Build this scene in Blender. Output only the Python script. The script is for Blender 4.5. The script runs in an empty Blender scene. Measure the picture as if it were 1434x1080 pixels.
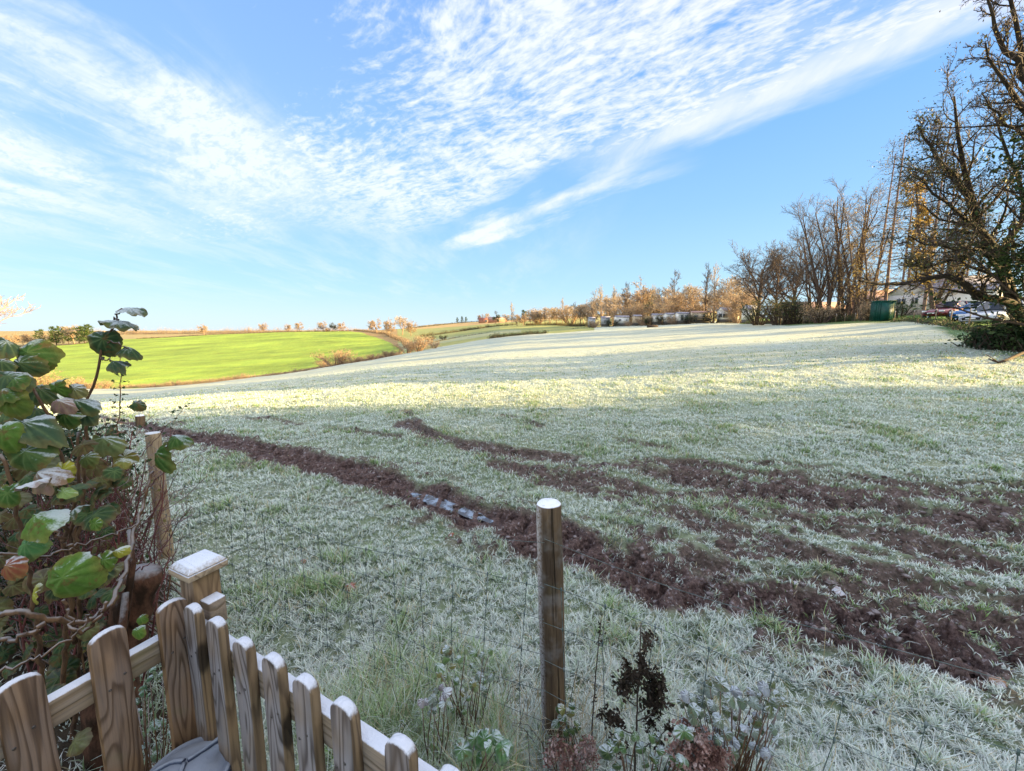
import bpy, math, random
import numpy as np
from mathutils import Vector
R_ = math.radians
PI = math.pi
sc = bpy.context.scene
# ---------------------------------------------------------------- camera, light, exposure
F = 560.0; CH = 1.75; TH = math.atan(75 / F); CT, ST = math.cos(TH), math.sin(TH)
cam_d = bpy.data.cameras.new('camera'); cam = bpy.data.objects.new('camera', cam_d)
sc.collection.objects.link(cam); sc.camera = cam
cam.location = (0, 0, CH); cam.rotation_euler = (R_(90) - TH, 0, 0)
cam_d.sensor_width = 36; cam_d.lens = F / 1434 * 36
cam_d.clip_start = 0.05; cam_d.clip_end = 20000
SUN_EL = 12.5; SUN_AZ = 97.0          # degrees clockwise from the view direction (+Y)
sun_d = bpy.data.lights.new('sun', 'SUN'); sun = bpy.data.objects.new('sun', sun_d)
sc.collection.objects.link(sun)
sun_d.energy = 5.0; sun_d.angle = R_(0.5); sun_d.color = (1.0, 0.71, 0.31)
SD = Vector((math.sin(R_(SUN_AZ)) * math.cos(R_(SUN_EL)), math.cos(R_(SUN_AZ)) * math.cos(R_(SUN_EL)), math.sin(R_(SUN_EL))))
sun.rotation_euler = SD.to_track_quat('Z', 'Y').to_euler()
sun.location = (30, 0, 30)
vs = sc.view_settings
vs.view_transform = 'Standard'; vs.look = 'None'; vs.exposure = 2.35; vs.gamma = 1
sc.cycles.max_bounces = 6; sc.cycles.diffuse_bounces = 3; sc.cycles.use_denoising = True
sc.cycles.caustics_reflective = False; sc.cycles.caustics_refractive = False

# ---------------------------------------------------------------- node helper
class NT:
    def __init__(s, tree): s.t = tree; tree.nodes.clear()
    def n(s, typ, out=0, **kw):
        nd = s.t.nodes.new(typ)
        ins = kw.pop('i', {})
        for k, v in kw.items(): setattr(nd, k, v)
        for k, v in ins.items():
            sk = nd.inputs[k]
            if hasattr(v, 'is_linked') or isinstance(v, bpy.types.NodeSocket): s.t.links.new(v, sk)
            else: sk.default_value = v
        nd_out = nd.outputs[out] if len(nd.outputs) else nd
        return nd_out
    def m(s, op, a, b=0.0, c=None, clamp=False):
        i = {0: a, 1: b}
        if c is not None: i[2] = c
        return s.n('ShaderNodeMath', operation=op, use_clamp=clamp, i=i)
    def noise(s, vec, scale, detail=4, rough=.55, out=0, dist=0.0):
        return s.n('ShaderNodeTexNoise', out=out, i={'Vector': vec, 'Scale': scale, 'Detail': detail, 'Roughness': rough, 'Distortion': dist})
    def ramp(s, fac, stops, interp='LINEAR'):
        o = s.n('ShaderNodeValToRGB', i={'Fac': fac}); cr = o.node.color_ramp; cr.interpolation = interp
        while len(cr.elements) < len(stops): cr.elements.new(0.5)
        for e, (p, c) in zip(cr.elements, stops):
            e.position = p; e.color = (c, c, c, 1) if isinstance(c, (int, float)) else (*c, 1)
        return o
    def mix(s, f, a, b, blend='MIX'):
        o = s.n('ShaderNodeMix', out=2, data_type='RGBA', blend_type=blend)
        nd = o.node
        for k, v in ((0, f), (6, a), (7, b)):
            if isinstance(v, bpy.types.NodeSocket): s.t.links.new(v, nd.inputs[k])
            else: nd.inputs[k].default_value = v if k == 0 else (*v[:3], 1)
        return o
    def sstep(s, x, a, b):
        return s.n('ShaderNodeMapRange', interpolation_type='SMOOTHSTEP', i={0: x, 1: a, 2: b, 3: 0.0, 4: 1.0})
    def xyz(s, v): nd = s.n('ShaderNodeSeparateXYZ', i={0: v}).node; return nd.outputs
    def vec(s, x, y, z): return s.n('ShaderNodeCombineXYZ', i={0: x, 1: y, 2: z})
    def mapv(s, v, scale=(1, 1, 1), rot=(0, 0, 0)):
        return s.n('ShaderNodeMapping', i={'Vector': v, 'Scale': scale, 'Rotation': rot})

# ---------------------------------------------------------------- sky
w = bpy.data.worlds.new('World'); sc.world = w; w.use_nodes = True
g = NT(w.node_tree)
gen = g.n('ShaderNodeTexCoord', out=0)
sky = g.n('ShaderNodeTexSky', sky_type='NISHITA', sun_disc=False, sun_elevation=R_(SUN_EL), sun_rotation=R_(SUN_AZ),
          air_density=1.0, dust_density=0.6, ozone_density=1.5, altitude=50)
o = g.xyz(gen)
dz = g.m('MAXIMUM', o[2], 0.0)
# clear-sky colour: the physical sky graded towards the cold clear blue of the morning
el = g.ramp(dz, [(0.0, (.68, .85, .97)), (.10, (.46, .75, .96)), (.26, (.31, .60, .97)), (.46, (.20, .47, .95)), (.68, (.12, .35, .90)), (1, (.10, .3, .8))])
el = g.mix(1.0, el, (4.25, 4.3, 4.4), 'MULTIPLY')
clear = g.mix(0.88, sky, el)
den = g.m('ADD', dz, 0.08)
u = g.m('DIVIDE', o[0], den); v = g.m('DIVIDE', o[1], den)
uv = g.vec(u, v, 0.0)
warp = g.noise(uv, 1.6, 3, .5, out=1)
uvw = g.n('ShaderNodeVectorMath', operation='ADD', i={0: uv, 1: g.n('ShaderNodeVectorMath', operation='SCALE', i={0: warp, 'Scale': 0.22})})
npos = g.m('ADD', g.m('MULTIPLY', u, .775), g.m('MULTIPLY', v, .632))   # across the cloud edge
tpos = g.m('SUBTRACT', g.m('MULTIPLY', u, .632), g.m('MULTIPLY', v, .775))  # along it
big = g.noise(uvw, 1.15, 3, .5)
edge_n = g.m('MULTIPLY', g.m('SUBTRACT', g.noise(g.vec(npos, g.m('MULTIPLY', tpos, .35), 0.0), 3.0, 5, .6), .5), .55)
np2 = g.m('ADD', npos, edge_n)
# main sheet: inside the edge, fading to the left / far side
sheet = g.sstep(np2, 1.90, 1.60)
farcut = g.sstep(g.m('ADD', v, g.m('MULTIPLY', g.m('SUBTRACT', big, .5), 2.2)), 3.5, 2.3)
near_edge = g.sstep(npos, .35, 1.35)
# rippled puffs
rp = g.mapv(uvw, scale=(1, 1.0, 1), rot=(0, 0, R_(38)))
puff = g.noise(g.mapv(rp, scale=(1.0, 1.9, 1)), 7.0, 4, .6, dist=.35)
fine = g.noise(g.mapv(rp, scale=(1.0, 1.9, 1)), 20.0, 3, .6, dist=.2)
streak = g.noise(g.mapv(uvw, scale=(1, .30, 1), rot=(0, 0, R_(-62))), 2.6, 6, .62)
swirl = g.noise(g.mapv(uvw, scale=(1, .42, 1), rot=(0, 0, R_(-25))), 1.9, 6, .6, dist=.4)
hole = g.m('MULTIPLY', g.sstep(npos, .85, .35), g.m('MULTIPLY', g.sstep(v, 1.9, 1.5), g.sstep(u, -1.5, -.9)))   # clear blue gap high up left of the middle
cover = g.m('ADD', g.m('MULTIPLY', g.sstep(npos, -.9, 1.35), .62), g.m('MULTIPLY', g.sstep(big, .36, .62), .30))
cover = g.m('ADD', g.m('SUBTRACT', cover, g.m('MULTIPLY', hole, .38)), g.m('MULTIPLY', g.sstep(v, 1.0, .4), .55))  # last term: cloud cover added overhead, out of view, to whiten the ambient light
tex = g.m('ADD', g.m('MULTIPLY', puff, .55), g.m('MULTIPLY', fine, .45))
tex = g.m('ADD', g.m('MULTIPLY', tex, .8), g.m('MULTIPLY', streak, .2))
thr = g.m('SUBTRACT', .70, g.m('MULTIPLY', cover, .31))
mack = g.sstep(tex, g.m('SUBTRACT', thr, .13), g.m('ADD', thr, .15))
mack = g.m('MULTIPLY', g.m('MULTIPLY', mack, sheet), farcut)
band = g.m('MULTIPLY', g.sstep(np2, 1.35, 1.66), g.sstep(np2, 1.93, 1.68))
band = g.m('MULTIPLY', g.m('MULTIPLY', band, g.sstep(v, 3.2, 2.1)), g.m('ADD', .15, g.m('MULTIPLY', g.sstep(streak, .3, .65), .75)))
# detached finger below the sheet
fn = g.m('ADD', npos, g.m('MULTIPLY', edge_n, 1.3))
fing = g.m('MULTIPLY', g.sstep(fn, 1.66, 1.84), g.sstep(fn, 2.05, 1.84))
fing = g.m('MULTIPLY', fing, g.m('MULTIPLY', g.sstep(tpos, -3.2, -2.9), g.sstep(tpos, -.9, -1.7)))
fing = g.m('MULTIPLY', fing, g.sstep(streak, .22, .6))
gap = g.m('MULTIPLY', g.m('MULTIPLY', g.sstep(np2, 1.38, 1.55), g.sstep(np2, 1.78, 1.66)), g.sstep(tpos, -1.0, -1.6))
mack = g.m('MULTIPLY', mack, g.m('SUBTRACT', 1.0, gap)); band = g.m('MULTIPLY', band, g.m('SUBTRACT', 1.0, gap))
# soft patches to the left
lm = g.m('MULTIPLY', g.sstep(u, -.80, -1.15), g.sstep(v, 3.2, 1.9))
lp = g.m('MULTIPLY', g.sstep(g.m('ADD', g.m('MULTIPLY', swirl, .7), g.m('MULTIPLY', big, .4)), .43, .60), lm)
lp = g.m('MULTIPLY', lp, g.m('ADD', .5, g.m('MULTIPLY', g.sstep(tex, .38, .56), .5)))
veil = g.m('MULTIPLY', g.m('MULTIPLY', g.sstep(streak, .40, .75), g.m('MULTIPLY', g.sstep(v, 2.0, 3.2), g.sstep(v, 7.5, 5.0))), g.m('MULTIPLY', g.sstep(u, 1.2, -.5), .38))
haze_ = g.m('MULTIPLY', g.m('MULTIPLY', g.sstep(np2, 1.8, .4), g.sstep(v, 3.8, 2.2)), .14)
cl = g.m('ADD', g.m('ADD', g.m('MAXIMUM', g.m('MAXIMUM', g.m('MULTIPLY', mack, .95), band), g.m('MAXIMUM', fing, g.m('MULTIPLY', lp, .95))), veil), haze_, clamp=True)
cl = g.m('MULTIPLY', cl, g.sstep(dz, .02, .12))
cl = g.m('MULTIPLY', cl, .88)
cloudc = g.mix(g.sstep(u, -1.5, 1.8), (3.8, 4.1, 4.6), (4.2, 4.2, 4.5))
cloudc = g.mix(g.m('MULTIPLY', g.sstep(v, .95, .1), .9), cloudc, (12.5, 12.0, 11.4))   # unseen overhead cloud, brightened as neutral fill light for the ground
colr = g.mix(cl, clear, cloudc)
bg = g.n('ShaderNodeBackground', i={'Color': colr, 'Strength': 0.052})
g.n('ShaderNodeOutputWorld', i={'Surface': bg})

# ---------------------------------------------------------------- general helpers
col = sc.collection
def tag(o, label=None, cat=None, group=None, kind=None):
    if label: o['label'] = label
    if cat: o['category'] = cat
    if group: o['group'] = group
    if kind: o['kind'] = kind
    return o
def empty(name, loc=(0, 0, 0), rz=0.0, label=None, cat=None, group=None):
    o = bpy.data.objects.new(name, None); col.objects.link(o)
    o.location = loc; o.rotation_euler = (0, 0, rz); o.empty_display_size = .2
    return tag(o, label, cat, group)
def copy_tree(o, parent=None):
    c = o.copy(); col.objects.link(c); c.parent = parent
    for k in o.children: copy_tree(k, c)
    return c
def mesh_np(name, V, Q=None, T=None, mat=None, parent=None, smooth=False, attrs=None, N=None):
    me = bpy.data.meshes.new(name)
    V = np.asarray(V, dtype=np.float32).reshape(-1, 3)
    parts = []; tot = []
    for arr, k in ((Q, 4), (T, 3)):
        if arr is not None and len(arr):
            arr = np.asarray(arr, dtype=np.int32).reshape(-1, k); parts.append(arr.ravel()); tot.append(np.full(len(arr), k, np.int32))
    li = np.concatenate(parts); tt = np.concatenate(tot); st = np.concatenate([[0], np.cumsum(tt)[:-1]]).astype(np.int32)
    me.vertices.add(len(V)); me.vertices.foreach_set('co', V.ravel())
    me.loops.add(len(li)); me.loops.foreach_set('vertex_index', li)
    me.polygons.add(len(tt)); me.polygons.foreach_set('loop_start', st)
    if smooth: me.polygons.foreach_set('use_smooth', np.ones(len(tt), bool))
    me.update(calc_edges=True)
    for k, a in (attrs or {}).items():
        a = np.asarray(a, dtype=np.float32)
        if a.ndim == 1: at = me.attributes.new(k, 'FLOAT', 'POINT'); at.data.foreach_set('value', a)
        else: at = me.attributes.new(k, 'FLOAT_COLOR', 'POINT'); at.data.foreach_set('color', a.ravel())
    if mat: me.materials.append(mat)
    o = bpy.data.objects.new(name, me); col.objects.link(o)
    if parent: o.parent = parent
    return o
class MB:
    """collects shapes, builds ONE mesh object"""
    def __init__(s): s.V = []; s.Q = []; s.T = []; s.n = 0; s.A = []
    def add(s, V, Q=None, T=None, A=None):
        V = np.asarray(V, float).reshape(-1, 3); s.V.append(V)
        if Q is not None and len(Q): s.Q.append(np.asarray(Q) + s.n)
        if T is not None and len(T): s.T.append(np.asarray(T) + s.n)
        s.A.append(np.zeros(len(V)) if A is None else A)
        s.n += len(V); return s
    def box(s, c, d, rz=0.0, top=1.0, b=0.0):
        """box centre c, size d, turned rz; top scales the top face; b chamfers the vertical corners"""
        hx, hy, hz = d[0] / 2, d[1] / 2, d[2] / 2
        if b:
            ring = [(-hx + b, -hy), (hx - b, -hy), (hx, -hy + b), (hx, hy - b), (hx - b, hy), (-hx + b, hy), (-hx, hy - b), (-hx, -hy + b)]
        else: ring = [(-hx, -hy), (hx, -hy), (hx, hy), (-hx, hy)]
        n = len(ring); ca, sa = math.cos(rz), math.sin(rz); V = []
        for z, k in ((-hz, 1), (hz, top)):
            for x, y in ring: x *= k; y *= k; V.append((c[0] + x * ca - y * sa, c[1] + x * sa + y * ca, c[2] + z))
        Q = [(i, (i + 1) % n, n + (i + 1) % n, n + i) for i in range(n)]; T = []
        for i in range(1, n - 1): T.append((0, i + 1, i)); T.append((n, n + i, n + i + 1))
        return s.add(V, Q, T)
    def prism(s, poly, axis_o, U, W, D):
        """polygon (2D) in the U,W plane at axis_o, pushed along D (vector with length). convex or fan-able"""
        o = np.array(axis_o, float); U = np.array(U, float); W = np.array(W, float); D = np.array(D, float)
        P = np.array(poly, float); n = len(P)
        A = o + P[:, :1] * U + P[:, 1:] * W; cA = A.mean(0)
        V = np.vstack([A, A + D, cA, cA + D]); T = []
        for i in range(n): j = (i + 1) % n; T.append((2 * n, j, i)); T.append((2 * n + 1, n + i, n + j))
        return s.add(V, [(i, (i + 1) % n, n + (i + 1) % n, n + i) for i in range(n)], T)
    def tube(s, P, R, n=8, cap=True):
        P = np.asarray(P, float)[None]; R = np.broadcast_to(np.asarray(R, float), (P.shape[1],))[None]
        V, Q = tubes(P, R, n); T = []
        if cap:
            K = P.shape[1]; V = np.vstack([V, P[0, :1], P[0, -1:]]); a = len(V) - 2
            for i in range(n): j = (i + 1) % n; T.append((a, j, i)); T.append((a + 1, (K - 1) * n + i, (K - 1) * n + j))
        return s.add(V, Q, T)
    def lathe(s, prof, c, n=24, axis='z'):
        V = []; 
        for r, z in prof:
            for i in range(n):
                t = 2 * PI * i / n; p = (r * math.cos(t), r * math.sin(t), z)
                if axis == 'y': p = (p[0], p[2], p[1])
                if axis == 'x': p = (p[2], p[0], p[1])
                V.append((c[0] + p[0], c[1] + p[1], c[2] + p[2]))
        Q = [(k * n + i, k * n + (i + 1) % n, (k + 1) * n + (i + 1) % n, (k + 1) * n + i) for k in range(len(prof) - 1) for i in range(n)]
        return s.add(V, Q)
    def build(s, name, mat, parent=None, smooth=False):
        return mesh_np(name, np.vstack(s.V), np.vstack(s.Q) if s.Q else None, np.vstack(s.T) if s.T else None, mat, parent, smooth)
def tubes(P, R, n):
    """many polylines at once. P [N,K,3], R [N,K] -> verts, quads"""
    N, K = P.shape[:2]
    Tn = np.gradient(P, axis=1); Tn /= np.linalg.norm(Tn, axis=2, keepdims=True) + 1e-9
    mean = P[:, -1] - P[:, 0]; mean = mean / (np.linalg.norm(mean, axis=1, keepdims=True) + 1e-9)
    ref = np.where(np.abs(mean[:, 2:3]) < .8, np.array([[0, 0, 1.]]), np.array([[1., 0, 0]]))[:, None]
    A = np.cross(Tn, ref); A /= np.linalg.norm(A, axis=2, keepdims=True) + 1e-9
    B = np.cross(Tn, A)
    th = np.arange(n) * 2 * PI / n
    V = P[:, :, None] + R[:, :, None, None] * (A[:, :, None] * np.cos(th)[:, None] + B[:, :, None] * np.sin(th)[:, None])
    i = np.arange(n); j = (i + 1) % n; k = np.arange(K - 1)[:, None]
    q = np.stack([k * n + i, k * n + j, (k + 1) * n + j, (k + 1) * n + i], -1).reshape(-1, 4)
    Q = (q[None] + (np.arange(N) * K * n)[:, None, None]).reshape(-1, 4)
    return V.reshape(-1, 3), Q
# gradient noise
def _h(ix, iy, s):
    h = (ix.astype(np.int64) * 374761393 + iy.astype(np.int64) * 668265263 + s * 974634777) & 0x7fffffff
    h = ((h ^ (h >> 13)) * 1274126177) & 0x7fffffff
    return ((h ^ (h >> 16)) & 0xffff) / 65535.0 * 2 * PI
def pn(x, y, s=0):
    ix = np.floor(x); iy = np.floor(y); fx = x - ix; fy = y - iy
    u = fx * fx * fx * (fx * (fx * 6 - 15) + 10); v = fy * fy * fy * (fy * (fy * 6 - 15) + 10); r = 0
    out = []
    for dx, dy in ((0, 0), (1, 0), (0, 1), (1, 1)):
        a = _h(ix + dx, iy + dy, s); out.append(np.cos(a) * (fx - dx) + np.sin(a) * (fy - dy))
    return ((out[0] * (1 - u) + out[1] * u) * (1 - v) + (out[2] * (1 - u) + out[3] * u) * v) * 1.5
def fbm(x, y, s=0, o=4, g=.5):
    r = 0; a = 1; 
    for k in range(o): r = r + a * pn(x * 2 ** k + 7.3 * k, y * 2 ** k - 3.1 * k, s + k); a *= g
    return r
def sst(x, a, b):
    t = np.clip((x - a) / (b - a), 0, 1); return t * t * (3 - 2 * t)

# ---------------------------------------------------------------- materials
def mat(name): m = bpy.data.materials.new(name); m.use_nodes = True; return m, NT(m.node_tree)
def finish(g, color, rough=.8, normal=None, spec=.3, **kw):
    if isinstance(color, tuple): color = (*color[:3], 1.0)
    i = {'Base Color': color, 'Roughness': rough, 'Specular IOR Level': spec}; i.update(kw)
    if normal is not None: i['Normal'] = normal
    b = g.n('ShaderNodeBsdfPrincipled', i=i); g.n('ShaderNodeOutputMaterial', i={'Surface': b}); return b
def plain(name, c1, c2=None, scale=8.0, rough=.7, bump=.0, spec=.3, stretch=(1, 1, 1), frost=0.0, dist=.01, metal=0.0, obj=True):
    m, g = mat(name); tc = g.n('ShaderNodeTexCoord', out=3 if obj else 0)
    p = g.mapv(tc, scale=stretch); n = g.noise(p, scale, 5, .6)
    c2 = c2 or tuple(x * .7 for x in c1)
    c = g.mix(g.sstep(n, .35, .65), c1, c2)
    if frost:
        nz = g.xyz(g.n('ShaderNodeNewGeometry', out=1))[2]
        f = g.m('MULTIPLY', g.sstep(g.m('ADD', nz, g.m('MULTIPLY', g.m('SUBTRACT', g.noise(tc, 60.0, 3), .5), .6)), .35, .9), frost)
        c = g.mix(f, c, (.66, .72, .78))
    nm = None
    if bump: nm = g.n('ShaderNodeBump', i={'Height': n, 'Strength': bump, 'Distance': dist})
    finish(g, c, rough, nm, spec, Metallic=metal); return m
def attr_mat(name, attr='col', rough=.7, spec=.2, trans=0.0, noise=0.0, nscale=30):
    m, g = mat(name); a = g.n('ShaderNodeAttribute', attribute_name=attr); c = a
    if noise:
        tc = g.n('ShaderNodeTexCoord', out=3); c = g.mix(g.m('MULTIPLY', g.noise(tc, nscale, 4), noise), a, (0.02, .02, .02))
    if trans:
        b = g.n('ShaderNodeBsdfPrincipled', i={'Base Color': c, 'Roughness': rough, 'Specular IOR Level': spec})
        t = g.n('ShaderNodeBsdfTranslucent', i={'Color': c})
        x = g.n('ShaderNodeMixShader', i={0: trans, 1: b, 2: t}); g.n('ShaderNodeOutputMaterial', i={'Surface': x})
    else: finish(g, c, rough, None, spec)
    return m
# ---------------------------------------------------------------- terrain
def slope_at(px, py):
    """azimuth of pixel column px at the horizon; elevation tangent whose picture height is py"""
    a = math.atan((px - 717) / F * CT) if True else 0
    k = (540 - py) / F; ca = math.cos(a)
    return a, ca * (k * CT - ST) / (CT + k * ST)
# column: [(depth along view, picture y or ('z', height))]
prof = {
 -300: [(3, 'z', 0), (10, 'z', -.3), (25, 'z', -2.6), (60, 'z', -7), (120, 'z', -15), (240, 'z', -17), (450, 'z', -12), (800, 'z', -4), (2500, 'z', 8)],
 60: [(3, 'z', 0), (6.5, 'z', -.1), (12, 'z', -.7), (25, 'z', -2.4), (60, 'z', -6.6), (85, 'z', -12), (120, 'z', -15.5), (240, 'z', -17.5), (380, 487), (450, 'z', -12.5), (800, 'z', -2), (2500, 'z', 8)],
 180: [(3, 'z', 0), (6.5, 'z', 0), (12, 'z', -.55), (25, 'z', -2.2), (60, 545), (85, 'z', -12), (120, 544), (220, 507), (330, 485), (430, 474), (520, 'z', -6), (800, 'z', -1), (2500, 'z', 10)],
 300: [(4, 'z', 0), (8, 'z', -.05), (14, 'z', -.5), (28, 'z', -2.0), (68, 535), (92, 'z', -11.6), (130, 530), (220, 498), (330, 479), (420, 467.5), (520, 'z', -3), (800, 'z', 0), (2500, 'z', 10)],
 400: [(5, 'z', 0), (10, 'z', -.12), (20, 'z', -.9), (40, 'z', -2.6), (74, 523), (100, 'z', -9.6), (135, 520), (220, 491), (330, 472), (420, 463.5), (520, 'z', -1), (800, 'z', 0), (2500, 'z', 12)],
 480: [(6, 'z', 0), (12, 'z', -.12), (22, 'z', -.7), (45, 'z', -2.2), (82, 510.5), (105, 'z', -7.2), (140, 508), (220, 485), (320, 469), (410, 463.5), (500, 'z', 0), (800, 'z', 2), (2500, 'z', 12)],
 540: [(6, 'z', 0), (15, 'z', -.15), (28, 'z', -.7), (50, 'z', -1.7), (88, 500.5), (105, 'z', -4.9), (140, 499), (200, 484), (300, 471), (420, 461), (520, 'z', 2), (800, 'z', 4), (2500, 'z', 14)],
 600: [(6, 'z', 0), (22, 'z', -.3), (50, 'z', -1.2), (92, 490), (120, 488.5), (180, 480), (300, 469), (420, 460), (540, 453.5), (700, 'z', 6), (2500, 'z', 14)],
 700: [(8, 'z', 0), (22, 'z', -.1), (60, 'z', .1), (100, 472), (125, 470), (170, 466.5), (330, 457), (450, 451), (600, 448), (760, 'z', 12), (2500, 'z', 20)],
 820: [(6, 'z', 0), (22, 'z', .05), (60, 'z', .95), (110, 463.5), (150, 459), (220, 457), (350, 449), (520, 440), (700, 'z', 18), (2500, 'z', 26)],
 1000: [(5, 'z', 0), (10, 'z', .2), (22, 'z', .75), (60, 462), (118, 452.5), (150, 451), (300, 440), (500, 433), (800, 'z', 22), (2500, 'z', 30)],
 1100: [(5, 'z', 0), (10, 'z', .3), (22, 'z', 1.0), (62, 455), (100, 'z', 3.8), (200, 'z', 6), (500, 'z', 14), (2500, 'z', 30)],
 1200: [(4, 'z', 0), (10, 'z', .45), (22, 'z', 1.3), (48, 451.5), (60, 'z', 3.4), (80, 'z', 4.2), (200, 'z', 6), (2500, 'z', 25)],
 1300: [(4, 'z', 0), (10, 'z', .5), (20, 'z', 1.35), (30, 451), (45, 443), (60, 435), (100, 'z', 6.2), (200, 'z', 8), (2500, 'z', 25)],
 1434: [(4, 'z', 0), (10, 'z', .55), (18, 'z', 1.3), (30, 'z', 2.4), (45, 'z', 3.5), (80, 'z', 5), (200, 'z', 8), (2500, 'z', 25)],
}
NA, NR = 721, 260
AZ = np.linspace(-PI, PI, NA); LR = np.linspace(math.log(.2), math.log(7000), NR)
cols_az = []; cols_z = []
for px, lst in sorted(prof.items()):
    a, _ = slope_at(px, 465); rr = [.2]; zz = [0.0]
    for it in lst:
        r = it[0] / math.cos(a)
        if it[1] == 'z': z = it[2]
        else: z = CH + r * slope_at(px, it[1])[1]
        rr.append(r); zz.append(z)
    cols_az.append(a); cols_z.append(np.interp(np.exp(LR), rr, zz))
for a, k in ((-PI, 0), (-R_(110), .0), (R_(95), 'r'), (R_(125), .5), (PI, 0)):
    base = cols_z[-1] if not isinstance(k, str) and a > 0 else None
    cols_az.append(a)
    if k == 'r': cols_z.append(np.interp(np.exp(LR), [.2, 5, 12, 30, 80, 300, 2500], [0, 0, .6, 2.2, 4, 9, 25]))
    elif k == .5: cols_z.append(np.interp(np.exp(LR), [.2, 6, 40, 300, 2500], [0, 0, 1, 5, 15]))
    else: cols_z.append(np.interp(np.exp(LR), [.2, 10, 60, 300, 2500], [0, 0, -.5, -2, 6]))
idx = np.argsort(cols_az); ca_ = np.array(cols_az)[idx]; cz_ = np.array(cols_z)[idx]
tab = np.empty((NA, NR))
for j in range(NR): tab[:, j] = np.interp(AZ, ca_, cz_[:, j])
def smooth(T, ax, s):
    k = int(3 * s) + 1; w_ = np.exp(-.5 * (np.arange(-k, k + 1) / s) ** 2); w_ /= w_.sum()
    Tp = np.pad(T, [(k, k) if i == ax else (0, 0) for i in range(2)], mode='edge'); out = np.zeros_like(T)
    for i, q in enumerate(w_): out += q * (Tp[i:i + T.shape[0]] if ax == 0 else Tp[:, i:i + T.shape[1]])
    return out
tab = smooth(smooth(tab, 0, 3.0), 1, 1.1)
def Zb(x, y):
    x = np.asarray(x, float); y = np.asarray(y, float)
    r = np.hypot(x, y); a = np.arctan2(x, y)
    fa = (a + PI) / (2 * PI) * (NA - 1); fr = (np.log(np.maximum(r, .2)) - LR[0]) / (LR[1] - LR[0])
    fa = np.clip(fa, 0, NA - 1.001); fr = np.clip(fr, 0, NR - 1.001)
    i = fa.astype(int); j = fr.astype(int); u = fa - i; v = fr - j
    return (tab[i, j] * (1 - u) + tab[i + 1, j] * u) * (1 - v) + (tab[i, j + 1] * (1 - u) + tab[i + 1, j + 1] * u) * v
def raydir(px, py):
    x = (px - 717) / F; k = (540 - py) / F
    return np.array([x, CT + k * ST, -ST + k * CT])
def at_depth(px, py, d):
    """world point seen at pixel (px,py) at depth d along +Y"""
    v = raydir(px, py); v = v / v[1] * d; return np.array([v[0], v[1], CH + v[2]])
def at_z(px, py, z):
    v = raydir(px, py); t = (z - CH) / v[2]; return np.array([v[0] * t, v[1] * t, z])
def ground_at(px, py):
    v = raydir(px, py); v = v / math.hypot(v[0], v[1]); r = np.geomspace(.6, 900, 4000)
    zz = CH + v[2] * r; d = zz - Zb(v[0] * r, v[1] * r); k = np.argmax(d < 0) if (d < 0).any() else len(r) - 1
    return np.array([v[0] * r[k], v[1] * r[k], zz[k]])
def gp(px, d):
    """ground point in picture column px at depth d"""
    x = (px - 717) / F / CT * d
    return np.array([x, d, float(Zb(x, d))])

def seg_dist(x, y, pts, ret_t=False):
    best = np.full(x.shape, 1e9); bt = np.zeros(x.shape); L = 0; side = np.zeros(x.shape)
    for (x0, y0), (x1, y1) in zip(pts[:-1], pts[1:]):
        dx, dy = x1 - x0, y1 - y0; l = math.hypot(dx, dy)
        t = np.clip(((x - x0) * dx + (y - y0) * dy) / (l * l), 0, 1)
        d = np.hypot(x - x0 - t * dx, y - y0 - t * dy); s = ((x - x0) * dy - (y - y0) * dx) / l
        m = d < best; best = np.where(m, d, best); bt = np.where(m, L + t * l, bt); side = np.where(m, s, side); L += l
    return best, bt, side
def W(pts): return [tuple(ground_at(*p)[:2]) for p in pts]
# (picture points, half width m, depth m, mud strength)
RUTS = [
 (W([(120, 580), (240, 607), (330, 624), (420, 645), (500, 664), (560, 686), (640, 712), (750, 750), (850, 790), (950, 820), (1080, 852), (1200, 880), (1434, 912), (1700, 950)]), .24, .065, 1.0),
 (W([(325, 582), (400, 592), (500, 605), (560, 614)]), .10, .05, .7),
 (W([(570, 594), (596, 607), (640, 620), (720, 634), (800, 644), (900, 660), (1050, 684), (1200, 705), (1434, 742), (1600, 765)]), .20, .06, .9),
 (W([(706, 582), (730, 590), (757, 598)]), .09, .08, 1.0),
 (W([(570, 575), (580, 590), (600, 606)]), .08, .07, .9),
 (W([(840, 608), (880, 617), (935, 626)]), .06, .05, .7),
 (W([(930, 648), (1080, 664), (1250, 680), (1434, 700), (1600, 715)]), .14, .05, .9),
 (W([(700, 655), (790, 672), (900, 705), (1020, 745), (1200, 800), (1434, 858), (1650, 900)]), .17, .055, .9),
 (W([(820, 670), (940, 690), (1100, 722), (1250, 755), (1434, 795), (1600, 830)]), .13, .05, .9),
 (W([(1000, 640), (1150, 655), (1300, 672), (1434, 682)]), .08, .06, .8),
 (W([(960, 780), (1100, 812), (1250, 845), (1434, 880)]), .12, .045, .9),
]
MUDPOLY = W([(600, 612), (760, 632), (900, 645), (1050, 656), (1200, 668), (1434, 682), (1700, 700), (1700, 950), (1434, 915), (1200, 882), (950, 824), (800, 768), (870, 735), (840, 700), (760, 668), (640, 632)])
PUD = W([(575, 683), (600, 691), (640, 704), (690, 722)])
MUDIN = W([(940, 655), (1150, 672), (1434, 697), (1600, 712), (1600, 800), (1434, 775), (1250, 748), (1120, 725), (1000, 695)])
def inside(x, y, poly):
    r = np.zeros(x.shape, bool); n = len(poly)
    for i in range(n):
        (x0, y0), (x1, y1) = poly[i], poly[(i + 1) % n]
        c = ((y0 > y) != (y1 > y)) & (x < (x1 - x0) * (y - y0) / ((y1 - y0) or 1e-9) + x0); r ^= c
    return r
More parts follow.
